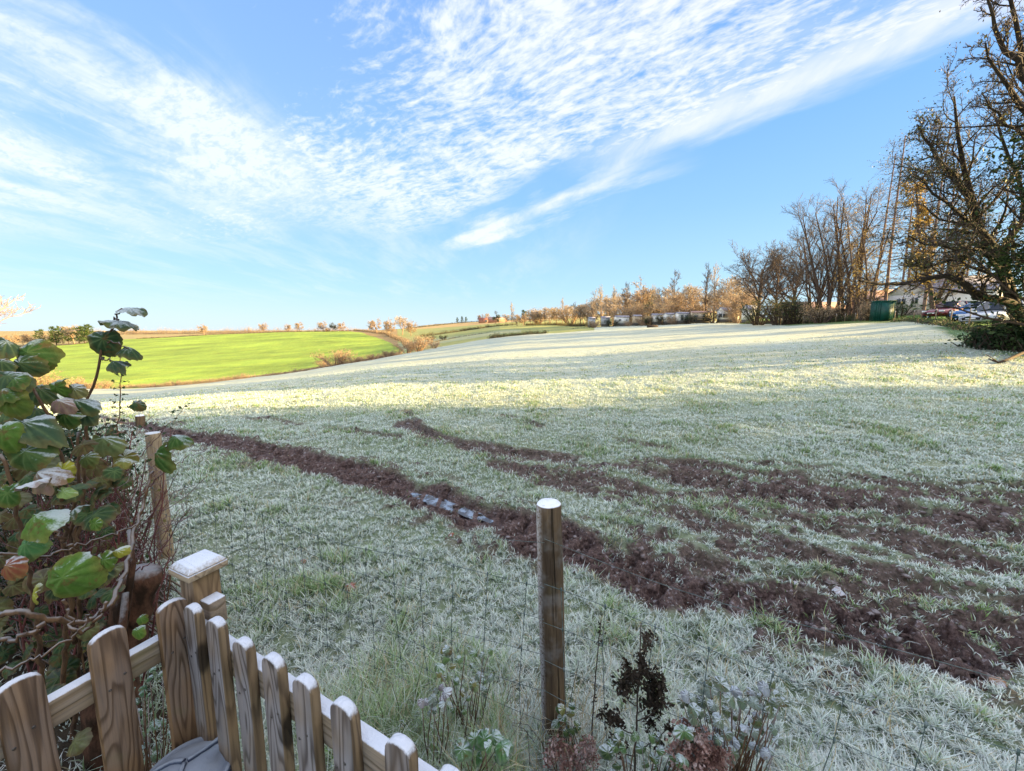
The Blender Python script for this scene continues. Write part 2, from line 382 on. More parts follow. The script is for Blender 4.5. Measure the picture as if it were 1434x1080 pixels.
def detail(x, y):
    """height detail and mud mask close to the camera"""
    r = np.hypot(x, y)
    fade = sst(r, 45, 18)
    n1 = fbm(x * 1.3, y * 1.3, 1, 3); n2 = fbm(x * 7, y * 7, 5, 3); n3 = fbm(x * 2.2, y * 2.2, 11, 4)
    h = (.035 * n1 + .012 * n2) * fade
    mud = np.zeros(x.shape)
    wx = x + .10 * n3 + .05 * n2; wy = y + .10 * fbm(x * 2.4, y * 2.4, 21, 4) + .05 * n2
    for k, (pts, hw, dp, st) in enumerate(RUTS):
        d, t, s = seg_dist(wx, wy, pts)
        # ragged, interrupted edges
        hwv = hw * (1 + .45 * pn(t * 1.2, t * 0 + k, 31)) * ((.30 + .70 * sst(t, 4.0, 8.0)) if k == 0 else 1.0); q = d / hwv
        prof_ = (np.where(q < 1, -dp * (1 - q ** 4), 0) + dp * .25 * np.exp(-((q - 1.35) / .28) ** 2) * (1 + .9 * n2)) * ((.35 + .65 * sst(t, 4.0, 8.0)) if k == 0 else 1.0)
        if k in (0, 2):   # tyre lug ridges across the rut
            prof_ = prof_ + np.where(q < .85, .042 * np.clip(1.6 * np.sin(t * 2 * PI / .19 + s * 9), -1, 1), 0) * sst(t, 3, 6)
        gap = 1 if k in (0,) else sst(pn(t * .9, t * 0 + 3.3 * k, 41), -.55, -.1)
        h = h + prof_ * fade * gap
        mud = np.maximum(mud, st * sst(q, 1.55, .9) * gap)
    ins = inside(x + .35 * n3, y + .3 * n2, MUDPOLY)
    # streaky churned ground inside the mud area, lying along the wheel tracks
    ux, uy = .955, -.30
    al = x * ux + y * uy; ac = -x * uy + y * ux
    streak = fbm(al * .9, ac * 4.2, 51, 4, .6) + .5 * n2
    mm = sst(streak + .42 * inside(x + .2 * n3, y + .15 * n2, MUDIN), -.18, .30) * ins
    rid = np.sin((ac + .06 * n3) * 2 * PI / .17) * (.5 + .5 * pn(al * .8, ac * 3, 63)); h = h + np.where(ins, .020 * rid * sst(r, 11, 5), 0)
    h = h + np.where(ins, .035 * fbm(al * 1.6, ac * 7, 61, 4, .6) - .03 * mm, 0)
    mud = np.maximum(mud, .95 * mm)
    # scattered bare clods along the rut
    d0, t0, s0 = seg_dist(x, y, RUTS[0][0]); cl = sst(n3 + n2 * .8, .25, .6) * sst(d0, .85, .3) * sst(t0, 0, 2)
    mud = np.maximum(mud, .8 * cl); h = h + .02 * cl
    dpu, tpu, _ = seg_dist(x, y, PUD); kp = sst(dpu + .05 * n2, .17, .08); h = h * (1 - kp) + kp * (-.085 + .02 * np.sin(x * 30)); mud = np.maximum(mud, kp)
    n5 = (1 - kp) * fbm(x * 22, y * 22, 301, 3, .6); h = h + mud * fade * (.018 * n5 + .014 * (1 - kp) * np.maximum(n2, 0)) * sst(r, 14, 6)
    return h, np.clip(mud, 0, 1)
dp_, _, _ = None, None, None
# --- mesh: polar sheet, fine where the picture is fine
tpx = np.concatenate([np.linspace(-179.9, -58, 90), np.degrees(np.arctan(np.linspace(math.tan(R_(-57.5)), math.tan(R_(57.5)), 1250))), np.linspace(58, 180.1, 90)])
rr = np.concatenate([np.geomspace(.25, 1.0, 14)[:-1], np.geomspace(1.0, 14, 620)[:-1], np.geomspace(14, 60, 170)[:-1], np.geomspace(60, 700, 240)[:-1], np.geomspace(700, 9000, 30)])
AA, RR = np.meshgrid(np.radians(tpx), rr, indexing='ij')
X = RR * np.sin(AA); Y = RR * np.cos(AA); Z = Zb(X, Y)
near = RR < 46
H = np.zeros_like(X); MUD = np.zeros_like(X)
hn, mn = detail(X[near], Y[near]); H[near] = hn; MUD[near] = mn
Z = Z + H + np.where(RR > 20, .12 * fbm(X * .12, Y * .12, 71, 3) * sst(RR, 20, 60), 0)
# land cover
PX = 717 + F * CT * np.tan(np.clip(AA, -1.4, 1.4)); DP = Y.copy()
wob = 1 + .03 * fbm(PX / 60, np.log(RR) * 4, 81, 3)
def tb(xs, ys): return np.interp(PX, xs, ys)
g0 = tb([-400, 60, 180, 300, 400, 480, 540, 565], [125, 118, 116, 122, 130, 136, 140, 150]) * wob
g1 = tb([-400, 60, 180, 300, 400, 480, 510, 540, 566], [380, 385, 430, 425, 420, 410, 350, 250, 150]) * wob
green = (PX < 566) & (DP > g0) & (DP < g1) & (np.abs(AA) < 1.3)
col4 = np.zeros(X.shape + (4,)); n_a = fbm(X * .05, Y * .05, 91, 4)
base = np.array([.115, .165, .065]); col4[..., :3] = base; frost = .66 + .16 * sst(RR, 5, 18)
def setz(m, c, f):
    col4[m, :3] = c; frost[m] = f
frame = np.abs(AA) < 1.3
rough_b = (PX < 566) & (DP > tb([-400, 60, 180, 300, 400, 480, 566], [70, 70, 66, 73, 79, 86, 93])) & frame
setz(rough_b, (.30, .21, .10), .12)
setz((PX >= 560) & (DP > 108) & (DP < 470) & (PX < 830) & frame, (.26, .28, .09), .55)
setz((PX >= 560) & (PX < 730) & (DP > 150) & (DP < 210) & frame, (.24, .26, .10), .66)
setz((PX >= 566) & (DP > 410) & frame & (PX < 830), (.44, .31, .15), .05)
setz((PX < 566) & (DP > 430) & frame, (.36, .28, .13), .05)
setz((PX >= 700) & (PX < 880) & (DP > 240) & frame & (DP < 420), (.36, .36, .12), .05)
setz((PX >= 818) & (DP > 160) & frame, (.40, .36, .15), .05)
bound = tb([820, 1000, 1100, 1200, 1260, 1340, 1400, 1500], [152, 121, 66, 51, 40, 25, 19, 14])
setz((PX > 1030) & (DP > bound * .97) & frame, (.10, .19, .035), .12)
lf = sst(PX, 1200, 1330) * sst(DP / bound, .70, .88) * sst(n_a + .4 * fbm(X * .5, Y * .5, 95, 3), -.5, .1)
frost = np.where((PX > 1030) & frame, frost * (1 - .9 * lf), frost)
col4[..., 0] = np.where(lf > .3, .09, col4[..., 0])
setz(green, (.28, .38, .045), .0)
tl = np.abs(((X * .35 + Y * .94 + 2.5 * fbm(X * .01, Y * .01, 99, 2)) / 24.0) % 1.0 - .5); mot = fbm(X * .02, Y * .05, 98, 4)
col4[..., :3] = np.where(green[..., None], col4[..., :3] * (1 + .28 * mot[..., None] + .10 * fbm(X * .15, Y * .15, 97, 3)[..., None]) * (1 - .22 * (tl < .03)[..., None]), col4[..., :3])
edge_lush = sst(DP / bound, .80, .95) * (PX > 1080) * (PX < 1250)
frost = frost * (1 - .5 * edge_lush)
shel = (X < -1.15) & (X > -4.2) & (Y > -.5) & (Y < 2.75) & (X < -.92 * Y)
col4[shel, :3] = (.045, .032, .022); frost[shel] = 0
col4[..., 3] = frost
ni, nj = X.shape
I = np.arange(ni * nj).reshape(ni, nj)
Qall = np.stack([I[:-1, :-1], I[1:, :-1], I[1:, 1:], I[:-1, 1:]], -1).reshape(-1, 4)
field_q = (DP < np.where(PX < 566, tb([-400, 60, 180, 300, 400, 480, 566], [70, 70, 66, 73, 79, 86, 93]), np.where(PX < 830, 108, bound))) & (RR < 260)
fq = field_q[:-1, :-1].reshape(-1)
gm, g = mat('ground')
tc = g.n('ShaderNodeTexCoord', out=3); at = g.n('ShaderNodeAttribute', attribute_name='cover'); fa = g.n('ShaderNodeAttribute', attribute_name='cover', out=3)
mu = g.n('ShaderNodeAttribute', attribute_name='mud', out=2)
n_s = g.noise(tc, 18.0, 6, .7); n_m = g.noise(tc, 2.2, 5, .62); n_l = g.noise(tc, .16, 4, .55); n_x = g.noise(g.mapv(tc, scale=(.22, 1.0, 1)), .9, 5, .65)
basec = g.mix(g.sstep(n_m, .3, .7), at, g.mix(1.0, at, (.62, .66, .5), 'MULTIPLY'))
basec = g.mix(g.m('MULTIPLY', g.sstep(n_l, .45, .7), .35), basec, g.mix(1.0, at, (1.25, 1.0, .75), 'MULTIPLY'))
fsum = g.m('ADD', g.m('ADD', g.m('MULTIPLY', n_s, .5), g.m('MULTIPLY', n_m, .25)), g.m('MULTIPLY', n_x, .25))
ff = g.m('SUBTRACT', g.m('ADD', fsum, g.m('MULTIPLY', fa, 1.0)), 1.0)
ff = g.m('MULTIPLY', g.sstep(ff, -.02, .48), g.m('MULTIPLY', fa, 1.12, clamp=True), clamp=True)
fc = g.mix(g.sstep(n_l, .3, .7), (.46, .51, .46), (.54, .54, .42))
cc = g.mix(ff, basec, fc)
mudn = g.m('ADD', g.m('MULTIPLY', g.noise(tc, 11.0, 6, .7), .5), g.m('MULTIPLY', g.noise(tc, 42.0, 5, .75), .5))
mc = g.ramp(mudn, [(.3, (.035, .022, .019)), (.46, (.085, .052, .045)), (.56, (.165, .112, .10)), (.63, (.42, .39, .40))])
cc = g.mix(mu, cc, mc)
vor = g.n('ShaderNodeTexVoronoi', i={'Vector': tc, 'Scale': 26.0})
bh = g.m('ADD', g.m('ADD', g.m('MULTIPLY', n_s, .6), g.m('MULTIPLY', g.m('MULTIPLY', vor, mu), -.9)), g.m('ADD', n_m, g.m('MULTIPLY', mudn, g.m('MULTIPLY', mu, 1.2))))
finish(g, cc, g.m('SUBTRACT', .85, g.m('MULTIPLY', mu, g.m('MULTIPLY', g.sstep(mudn, .6, .4), .5))), g.n('ShaderNodeBump', i={'Height': bh, 'Strength': .8, 'Distance': .06}), .25)
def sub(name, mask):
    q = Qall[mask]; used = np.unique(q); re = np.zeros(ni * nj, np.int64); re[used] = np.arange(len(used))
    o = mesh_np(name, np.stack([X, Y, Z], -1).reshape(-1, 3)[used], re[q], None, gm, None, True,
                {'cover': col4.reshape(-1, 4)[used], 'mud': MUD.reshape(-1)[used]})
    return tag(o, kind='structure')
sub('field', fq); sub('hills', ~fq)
def Zg(x, y):
    x = np.atleast_1d(np.asarray(x, float)); y = np.atleast_1d(np.asarray(y, float))
    h, _ = detail(x, y); return Zb(x, y) + h
# ---------------------------------------------------------------- frosted grass
rng = np.random.default_rng(7)
def blades(n, tmin, tmax, r0, r1, seed, lmul=1.0, keep=None, green=0.0):
    rg = np.random.default_rng(seed)
    t = rg.uniform(tmin, tmax, n); a = np.arctan(t)
    r = np.exp(rg.uniform(math.log(r0), math.log(r1), n))
    x = r * np.sin(a); y = r * np.cos(a)
    # gather blades into tufts
    cx = np.round(x / .06) * .06; cy = np.round(y / .06) * .06; jx = _h(np.round(x / .06), np.round(y / .06), 9); cx = cx + .028 * np.cos(jx * 3); cy = cy + .028 * np.sin(jx * 5)
    k = rg.uniform(.1, .9, n) * (r < 9); x = x * (1 - k) + cx * k; y = y * (1 - k) + cy * k
    h, mud = detail(x, y)
    tn = sst(fbm(x * 5.5, y * 5.5, 221, 2), .12, .38); m = rg.random(n) > mud * (.985 - .75 * tn * inside(x, y, MUDPOLY))
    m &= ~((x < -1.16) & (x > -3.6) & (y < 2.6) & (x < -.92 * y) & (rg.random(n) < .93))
    if keep is not None: m &= keep(x, y)
    x, y, h, mud, r = x[m], y[m], h[m], mud[m], r[m]; n = len(x)
    z = Zb(x, y) + h - .008
    cl = fbm(x * 1.1, y * 1.1, 201, 4); c2 = fbm(x * 5, y * 5, 207, 3)
    L = (.036 + .034 * rg.random(n) ** 1.5) * (1 + .6 * cl + .55 * c2) * lmul * (1 + .03 * r)
    fen = sst(r, 2.6, 1.2); L = L * (1 + .7 * fen)
    L = np.clip(L, .015, .3) * (1 - .35 * mud) * (1 - .6 * sst(r, 10, 34))
    wd = (.0011 + .00072 * r) * rg.uniform(.7, 1.3, n)
    az = rg.uniform(0, 2 * PI, n); lean = rg.uniform(.25, 1.15, n) + .3
    dx, dy = np.cos(az), np.sin(az); sx, sy = -dy, dx
    fa_ = rg.uniform(-.9, .9, n); sx, sy = np.cos(az + PI / 2 + fa_), np.sin(az + PI / 2 + fa_)
    P0 = np.stack([x, y, z], 1); S = np.stack([sx, sy, np.zeros(n)], 1)
    D1 = np.stack([dx * np.sin(lean * .45), dy * np.sin(lean * .45), np.cos(lean * .45)], 1)
    D2 = np.stack([dx * np.sin(lean), dy * np.sin(lean), np.cos(lean)], 1)
    Pm = P0 + D1 * (L * .5)[:, None]; Pt = Pm + D2 * (L * .55)[:, None]
    w_ = wd[:, None]
    V = np.stack([P0 - S * w_ * .8, P0 + S * w_ * .8, Pm + S * w_ * .8, Pm - S * w_ * .8, Pt], 1)
    b = np.arange(n)[:, None] * 5
    Q = b + np.array([[0, 1, 2, 3]]); T = b + np.array([[3, 2, 4]])
    gr = np.clip(sst(c2 * .7 + cl * .8 + rg.normal(0, .3, n), .1, .8) + green, 0, 1)[:, None]
    straw = (rg.random(n) < .07 + .10 * sst(cl, .1, .5))[:, None]
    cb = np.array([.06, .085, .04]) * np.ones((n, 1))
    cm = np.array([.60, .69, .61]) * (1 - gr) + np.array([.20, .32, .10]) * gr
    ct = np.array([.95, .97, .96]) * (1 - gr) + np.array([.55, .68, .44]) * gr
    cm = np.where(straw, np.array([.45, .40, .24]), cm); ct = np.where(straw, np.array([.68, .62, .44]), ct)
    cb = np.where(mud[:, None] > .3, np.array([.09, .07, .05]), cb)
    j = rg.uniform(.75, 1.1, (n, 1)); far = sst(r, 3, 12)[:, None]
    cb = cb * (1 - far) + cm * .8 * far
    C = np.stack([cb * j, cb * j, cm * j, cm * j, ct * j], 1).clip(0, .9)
    C = np.concatenate([C, np.ones(C.shape[:2] + (1,))], -1)
    return V.reshape(-1, 3), Q, T, C.reshape(-1, 4)
def gal(name, parts, m):
    V = []; Q = []; T = []; C = []; o = 0
    for v, q, t, c in parts: V.append(v); Q.append(q + o); T.append(t + o); C.append(c); o += len(v)
    return mesh_np(name, np.vstack(V), np.vstack(Q), np.vstack(T), m, None, False, {'col': np.vstack(C)})
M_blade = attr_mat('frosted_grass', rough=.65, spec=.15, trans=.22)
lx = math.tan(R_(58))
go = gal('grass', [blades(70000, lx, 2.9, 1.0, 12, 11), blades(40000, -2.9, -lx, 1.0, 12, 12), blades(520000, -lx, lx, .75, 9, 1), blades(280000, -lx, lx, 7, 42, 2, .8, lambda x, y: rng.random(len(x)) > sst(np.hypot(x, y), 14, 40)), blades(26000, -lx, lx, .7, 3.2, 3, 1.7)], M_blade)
tag(go, 'short frosted grass growing over the field', 'grass', kind='stuff')

# clods of earth broken out of the ruts, with their own small shadows
rc = np.random.default_rng(31); nc = 60000
t = rc.uniform(-1.2, 1.6, nc); r_ = np.exp(rc.uniform(math.log(1.6), math.log(11), nc)); a_ = np.arctan(t); x = r_ * np.sin(a_); y = r_ * np.cos(a_)
h_, md_ = detail(x, y); k_ = rc.random(nc) < md_ * .22; x, y, h_, r_ = x[k_], y[k_], h_[k_], r_[k_]; nc = len(x)
oc = np.array([[1, 0, 0], [0, 1, 0], [-1, 0, 0], [0, -1, 0], [.6, .6, .6], [-.6, .6, .55], [-.6, -.6, .6], [.6, -.6, .5], [0, 0, 1.0]])
fq_ = np.array([[0, 1, 4, 4], [1, 2, 5, 5], [2, 3, 6, 6], [3, 0, 7, 7], [0, 4, 7, 7], [1, 5, 4, 4], [2, 6, 5, 5], [3, 7, 6, 6], [4, 5, 8, 8], [5, 6, 8, 8], [6, 7, 8, 8], [7, 4, 8, 8]])[:, :3]
s_ = (.006 + .016 * rc.random(nc) ** 3) * (1 + .12 * r_); V = oc[None] * (1 + rc.normal(0, .22, (nc, 9, 1))) * s_[:, None, None] * np.array([1.2, 1, .8])
an = rc.uniform(0, 6.28, nc); ca, sa = np.cos(an)[:, None], np.sin(an)[:, None]
V = np.stack([V[..., 0] * ca - V[..., 1] * sa, V[..., 0] * sa + V[..., 1] * ca, V[..., 2]], -1) + np.stack([x, y, Zb(x, y) + h_ - .003], 1)[:, None]
m_, g = mat('clod'); tc = g.n('ShaderNodeTexCoord', out=3); nz = g.xyz(g.n('ShaderNodeNewGeometry', out=1))[2]
mc = g.ramp(g.noise(tc, 7.0, 4, .7), [(.3, (.030, .020, .016)), (.5, (.075, .050, .042)), (.7, (.16, .12, .11))])
fr_ = g.m('MULTIPLY', g.sstep(g.noise(tc, 5.0, 5, .7), .5, .62), g.sstep(nz, .2, .8)); mc = g.mix(g.m('MULTIPLY', fr_, .3), mc, (.55, .54, .56)); finish(g, mc, .9)
tag(mesh_np('mud_clods', V.reshape(-1, 3), None, (np.arange(nc)[:, None, None] * 9 + fq_[None]).reshape(-1, 3), m_), 'broken clods of dark earth along the tyre ruts', 'mud', kind='stuff')
# ---------------------------------------------------------------- trees
def unit(v): return v / (np.linalg.norm(v, axis=-1, keepdims=True) + 1e-9)
def grow(P, R, L, n, ratio, ang, K=4, t0=.25, t1=1.0, rr=.6, up=.15, wig=.12, rg=None, tip=.3, shape=.35, flat=0.0, minr=0.0):
    """children of many limbs at once"""
    N, KP = P.shape[:2]
    t = t0 + (t1 - t0) * (np.arange(n)[None] + rg.random((N, n))) / n
    f = t * (KP - 1); i = np.minimum(f.astype(int), KP - 2); u = (f - i)[..., None]
    ar = np.arange(N)[:, None]
    P0 = P[ar, i] * (1 - u) + P[ar, i + 1] * u; tg = unit(P[ar, i + 1] - P[ar, i]); r0 = R[ar, i] * (1 - u[..., 0]) + R[ar, i + 1] * u[..., 0]
    rv = rg.normal(size=tg.shape); pr = unit(rv - (rv * tg).sum(-1, keepdims=True) * tg)
    if flat: pr = unit(pr * np.array([1, 1, 1 - flat]))
    a = np.radians(ang[0] + rg.normal(size=t.shape) * ang[1])[..., None]
    d = unit(tg * np.cos(a) + pr * np.sin(a) + np.array([0, 0, up]))
    l = (L[:, None] * ratio * rg.uniform(.65, 1.2, t.shape) * (1 - shape * t))
    pts = [P0]; 
    for k in range(K - 1):
        d = unit(d + rg.normal(size=d.shape) * wig + np.array([0, 0, up * .35]))
        pts.append(pts[-1] + d * (l / (K - 1))[..., None])
    C = np.stack(pts, 2).reshape(N * n, K, 3)
    rb = np.maximum((r0 * rr).reshape(-1), minr)
    RC = rb[:, None] * np.linspace(1, tip, K)[None]
    return C, np.maximum(RC, minr * .6), l.reshape(-1)
def merge(lst):
    V = []; Q = []; o = 0
    for v, q in lst: V.append(v); Q.append(q + o); o += len(v)
    return np.vstack(V), np.vstack(Q)
def leafquads(C, per, size, rg, spread=.15, flat=0.0):
    """leaf-sized faces scattered round points C [N,3]"""
    N = len(C) * per; c = np.repeat(C, per, 0) + rg.normal(size=(N, 3)) * spread
    a = unit(rg.normal(size=(N, 3))); b = unit(np.cross(a, rg.normal(size=(N, 3))))
    if flat: a = unit(a * np.array([1, 1, 1 - flat])); b = unit(b * np.array([1, 1, 1 - flat]))
    s = (size * rg.uniform(.5, 1.3, N))[:, None]
    V = np.stack([c - a * s, c + b * s * .55, c + a * s, c - b * s * .55], 1)
    return V.reshape(-1, 3), np.arange(N * 4).reshape(N, 4)
KINDS = {}
def tree_meshes(kind, seed, h):
    """returns (wood verts, quads), (twig verts, quads), (leaf verts, quads) or None; tree foot at the origin, height about h"""
    rg = np.random.default_rng(seed)
    def line(p0, d, L, K, wig, r0, r1):
        p = [np.array(p0, float)]; d = np.array(d, float)
        for k in range(K - 1): d = unit(d + rg.normal(size=3) * wig * np.array([1, 1, .4])); p.append(p[-1] + d * L / (K - 1))
        return np.array(p)[None], np.linspace(r0, r1, K)[None], np.array([L])
    leaf = None
    if kind in ('oak', 'round', 'willow'):
        n1, n2, n3, n4 = {'oak': (13, 8, 6, 5), 'round': (14, 7, 5, 4), 'willow': (12, 7, 6, 4)}[kind]
        mr = {'oak': .020, 'round': .055, 'willow': .045}[kind] * h / 14
        P, R, L = line((0, 0, -.3), (0, 0, 1), h * .62, 7, .07, h * .022, h * .009)
        P1, R1, L1 = grow(P, R, L, n1, .82 if kind != 'round' else .7, (52, 10) if kind != 'round' else (66, 10), 6, .32, 1, .6, .14 if kind != 'round' else .06, .13, rg, .3, .45 if kind != 'round' else .3)
        P2, R2, L2 = grow(P1, R1, L1, n2, .58, (42, 12), 5, .25, 1, .6, .12, .16, rg, .3, .3, minr=mr)
        P3, R3, L3 = grow(P2, R2, L2, n3, .55, (42, 14), 4, .2, 1, .6, .1, .18, rg, .4, .2, minr=mr)
        P4, R4, L4 = grow(P3, R3, L3, n4, .55, (40, 15), 3, .2, 1, .6, .08 if kind != 'willow' else -.1, .2, rg, .5, .2, minr=mr)
        wood = [tubes(P, R, 8), tubes(P1, R1, 6), tubes(P2, R2, 4)]; tw = [tubes(P3, R3, 3), tubes(P4, R4, 3)]
        if kind == 'round': leaf = leafquads(P4[:, -1], 1, .22 * h / 14, rg, .3)
    elif kind == 'vase':           # many stems fanning from the foot
        P = []; R = []
        for k in range(5):
            a = k * 2 * PI / 5 + rg.random(); s = rg.uniform(.06, .24)
            p, r, _ = line((.05 * h * math.cos(a) * .4, .05 * h * math.sin(a) * .4, -.3), (math.cos(a) * s, math.sin(a) * s, 1), h * rg.uniform(.8, .95), 8, .05, h * .0115, h * .003); P.append(p); R.append(r)
        P = np.concatenate(P); R = np.concatenate(R); L = np.full(5, h * .9)
        P1, R1, L1 = grow(P, R, L, 12, .42, (38, 10), 6, .16, 1, .5, .16, .09, rg, .3, .55)
        P2, R2, L2 = grow(P1, R1, L1, 8, .5, (34, 10), 4, .2, 1, .55, .1, .12, rg, .3, .3, minr=.02)
        P3, R3, L3 = grow(P2, R2, L2, 7, .5, (36, 12), 3, .2, 1, .6, .08, .16, rg, .5, .2, minr=.016)
        wood = [tubes(P, R, 8), tubes(P1, R1, 5)]; tw = [tubes(P2, R2, 3), tubes(P3, R3, 3)]
    elif kind == 'pop':            # tall narrow bare tree
        P, R, L = line((0, 0, -.3), (0, 0, 1), h * .96, 9, .03, h * .014, h * .003)
        P1, R1, L1 = grow(P, R, L, 26, .26, (40, 12), 5, .2, 1, .45, .28, .1, rg, .3, .4)
        P2, R2, L2 = grow(P1, R1, L1, 7, .55, (36, 12), 3, .2, 1, .6, .15, .12, rg, .4, .3, minr=.035)
        P3, R3, L3 = grow(P2, R2, L2, 4, .6, (32, 12), 3, .2, 1, .6, .2, .16, rg, .5, .2, minr=.02)
        wood = [tubes(P, R, 6), tubes(P1, R1, 4)]; tw = [tubes(P2, R2, 3), tubes(P3, R3, 3)]
    elif kind == 'larch':          # straight bare conifer trunk, short dead side branches, thin top
        P, R, L = line((0, 0, -.3), (0, 0, 1), h, 12, .007, h * .0085, h * .0025)
        P1, R1, L1 = grow(P, R, L, 64, .19, (84, 10), 5, .18, 1, .26, -.02, .12, rg, .3, .45)
        P2, R2, L2 = grow(P1, R1, L1, 7, .36, (50, 14), 3, .15, 1, .6, -.08, .16, rg, .4, .3, minr=.012)
        wood = [tubes(P, R, 8), tubes(P1, R1, 4)]; tw = [tubes(P2, R2, 3)]
        sel = P2[P2[:, -1, 2] > h * .72]; leaf = leafquads(sel[:, -1], 3, .09, rg, .16)
    elif kind == 'pine':           # bare trunk, sparse flat layers of needles high up
        P, R, L = line((0, 0, -.3), (0, 0, 1), h, 12, .010, h * .010, h * .003)
        P1, R1, L1 = grow(P, R, L, 34, .24, (80, 10), 5, .34, 1, .25, .02, .12, rg, .3, .4)
        P2, R2, L2 = grow(P1, R1, L1, 7, .36, (48, 14), 3, .3, 1, .6, .0, .16, rg, .4, .3, minr=.012)
        wood = [tubes(P, R, 8), tubes(P1, R1, 4)]; tw = [tubes(P2, R2, 3)]
        leaf = leafquads(P2[rg.random(len(P2)) < .55][:, -1], 8, .10, rg, .2, .4)
    elif kind == 'twiggy':         # upright tree thick with rusty twigs and ivy low down
        P = []; R = []
        for k in range(3):
            a = k * 2.1 + rg.random(); p, r, _ = line((.3 * math.cos(a), .3 * math.sin(a), -.3), (math.cos(a) * .07, math.sin(a) * .07, 1), h * rg.uniform(.8, 1), 8, .05, h * .012, h * .003); P.append(p); R.append(r)
        P = np.concatenate(P); R = np.concatenate(R); L = np.full(3, h * .9)
        P1, R1, L1 = grow(P, R, L, 20, .2, (50, 14), 5, .08, 1, .45, .2, .14, rg, .3, .3)
        P2, R2, L2 = grow(P1, R1, L1, 7, .5, (42, 14), 4, .15, 1, .6, .1, .18, rg, .4, .3, minr=.012)
        P3, R3, L3 = grow(P2, R2, L2, 4, .6, (42, 14), 3, .15, 1, .6, .1, .2, rg, .4, .3, minr=.01)
        wood = [tubes(P, R, 7), tubes(P1, R1, 4)]; tw = [tubes(P2, R2, 3), tubes(P3, R3, 3)]
        leaf = leafquads(P3[rg.random(len(P3)) < .75][:, -1], 2, .085, rg, .14)
    elif kind == 'bush':           # rounded, branching from the ground, small leaves left
        n = 14; a = rg.uniform(0, 2 * PI, n); s = rg.uniform(.2, .95, n)
        P = np.stack([line((.1 * h * math.cos(q), .1 * h * math.sin(q), -.1), (math.cos(q) * w_, math.sin(q) * w_, 1), h * .75, 5, .08, h * .03, h * .01)[0][0] for q, w_ in zip(a, s)])
        R = np.tile(np.linspace(h * .022, h * .008, 5), (n, 1)); L = np.full(n, h * .75)
        P1, R1, L1 = grow(P, R, L, 7, .5, (42, 12), 4, .25, 1, .6, .08, .15, rg, .3, .3, minr=h * .003)
        P2, R2, L2 = grow(P1, R1, L1, 6, .5, (42, 14), 3, .2, 1, .6, .05, .2, rg, .4, .3, minr=h * .0025)
        wood = [tubes(P, R, 5)]; tw = [tubes(P1, R1, 3), tubes(P2, R2, 3)]
        leaf = leafquads(P2[:, -1], 3, h * .022, rg, h * .045)
    elif kind in ('ever', 'dense'):
        P, R, L = line((0, 0, -.3), (0, 0, 1), h * .95, 8, .03, h * .02, h * .004)
        P1, R1, L1 = grow(P, R, L, 46 if kind == 'dense' else 30, .36, (66, 12), 5, .08, 1, .4, .06, .12, rg, .3, .6)
        P2, R2, L2 = grow(P1, R1, L1, 7, .42, (45, 14), 3, .2, 1, .6, .0, .16, rg, .4, .3, minr=h * .0012)
        wood = [tubes(P, R, 6), tubes(P1, R1, 4)]; tw = [tubes(P2, R2, 3)]
        cp = np.concatenate([P2[:, -1], P2[:, 1]]) 
        leaf = leafquads(cp, 12 if kind == 'dense' else 6, h * (.0105 if kind == 'dense' else .022), rg, h * .02, .3)
    top = max(v[:, 2].max() for v, _ in tw); s = h / top
    return [(v * s, q) for v, q in wood], [(v * s, q) for v, q in tw], (leaf[0] * s, leaf[1]) if leaf else None
def bark(name, c1, c2): return plain(name, c1, c2, 6.0, .85, .6, .15, (3, 3, .6), dist=.03)
B_dark = bark('bark_dark', (.045, .032, .024), (.085, .062, .045)); B_warm = bark('bark_warm', (.12, .08, .058), (.065, .045, .034))
B_pale = bark('bark_pale', (.34, .23, .15), (.20, .13, .085)); B_pink = bark('bark_pink', (.22, .145, .12), (.13, .085, .07))
T_orange = plain('twigs_orange', (.38, .27, .19), (.27, .19, .13), .5, .8); T_tan = plain('twigs_tan', (.42, .34, .26), (.30, .24, .18), .5, .8)
T_brown = plain('twigs_brown', (.095, .07, .056), (.06, .046, .038), .5, .8); T_dark = plain('twigs_dark', (.05, .038, .03), (.08, .06, .045), .5, .8)
T_pink = plain('twigs_pink', (.50, .34, .28), (.36, .24, .2), .5, .8)
def leafm(name, a, b, c, sc_=1.2, tr=.25):
    m, g = mat(name); tc = g.n('ShaderNodeTexCoord', out=3); n = g.noise(tc, sc_, 3, .6); n2 = g.noise(tc, sc_ * 12, 2, .6)
    cc = g.ramp(g.m('ADD', g.m('MULTIPLY', n, .6), g.m('MULTIPLY', n2, .4)), [(.36, a), (.5, b), (.64, c)])
    p = g.n('ShaderNodeBsdfPrincipled', i={'Base Color': cc, 'Roughness': .6, 'Specular IOR Level': .2}); t = g.n('ShaderNodeBsdfTranslucent', i={'Color': cc})
    g.n('ShaderNodeOutputMaterial', i={'Surface': g.n('ShaderNodeMixShader', i={0: tr, 1: p, 2: t})}); return m
L_rust = leafm('leaves_rust', (.21, .14, .08), (.34, .25, .15), (.46, .36, .23)); L_gold = leafm('leaves_gold', (.22, .15, .04), (.38, .25, .06), (.48, .34, .10))
L_dark = leafm('leaves_dark', (.012, .028, .012), (.028, .055, .022), (.06, .095, .03)); L_green = leafm('leaves_green', (.035, .065, .02), (.07, .11, .035), (.12, .15, .05))
L_olive = leafm('leaves_olive', (.10, .09, .03), (.17, .15, .05), (.26, .20, .07)); L_pink = leafm('leaves_pink', (.55, .38, .32), (.66, .50, .42), (.50, .32, .26))
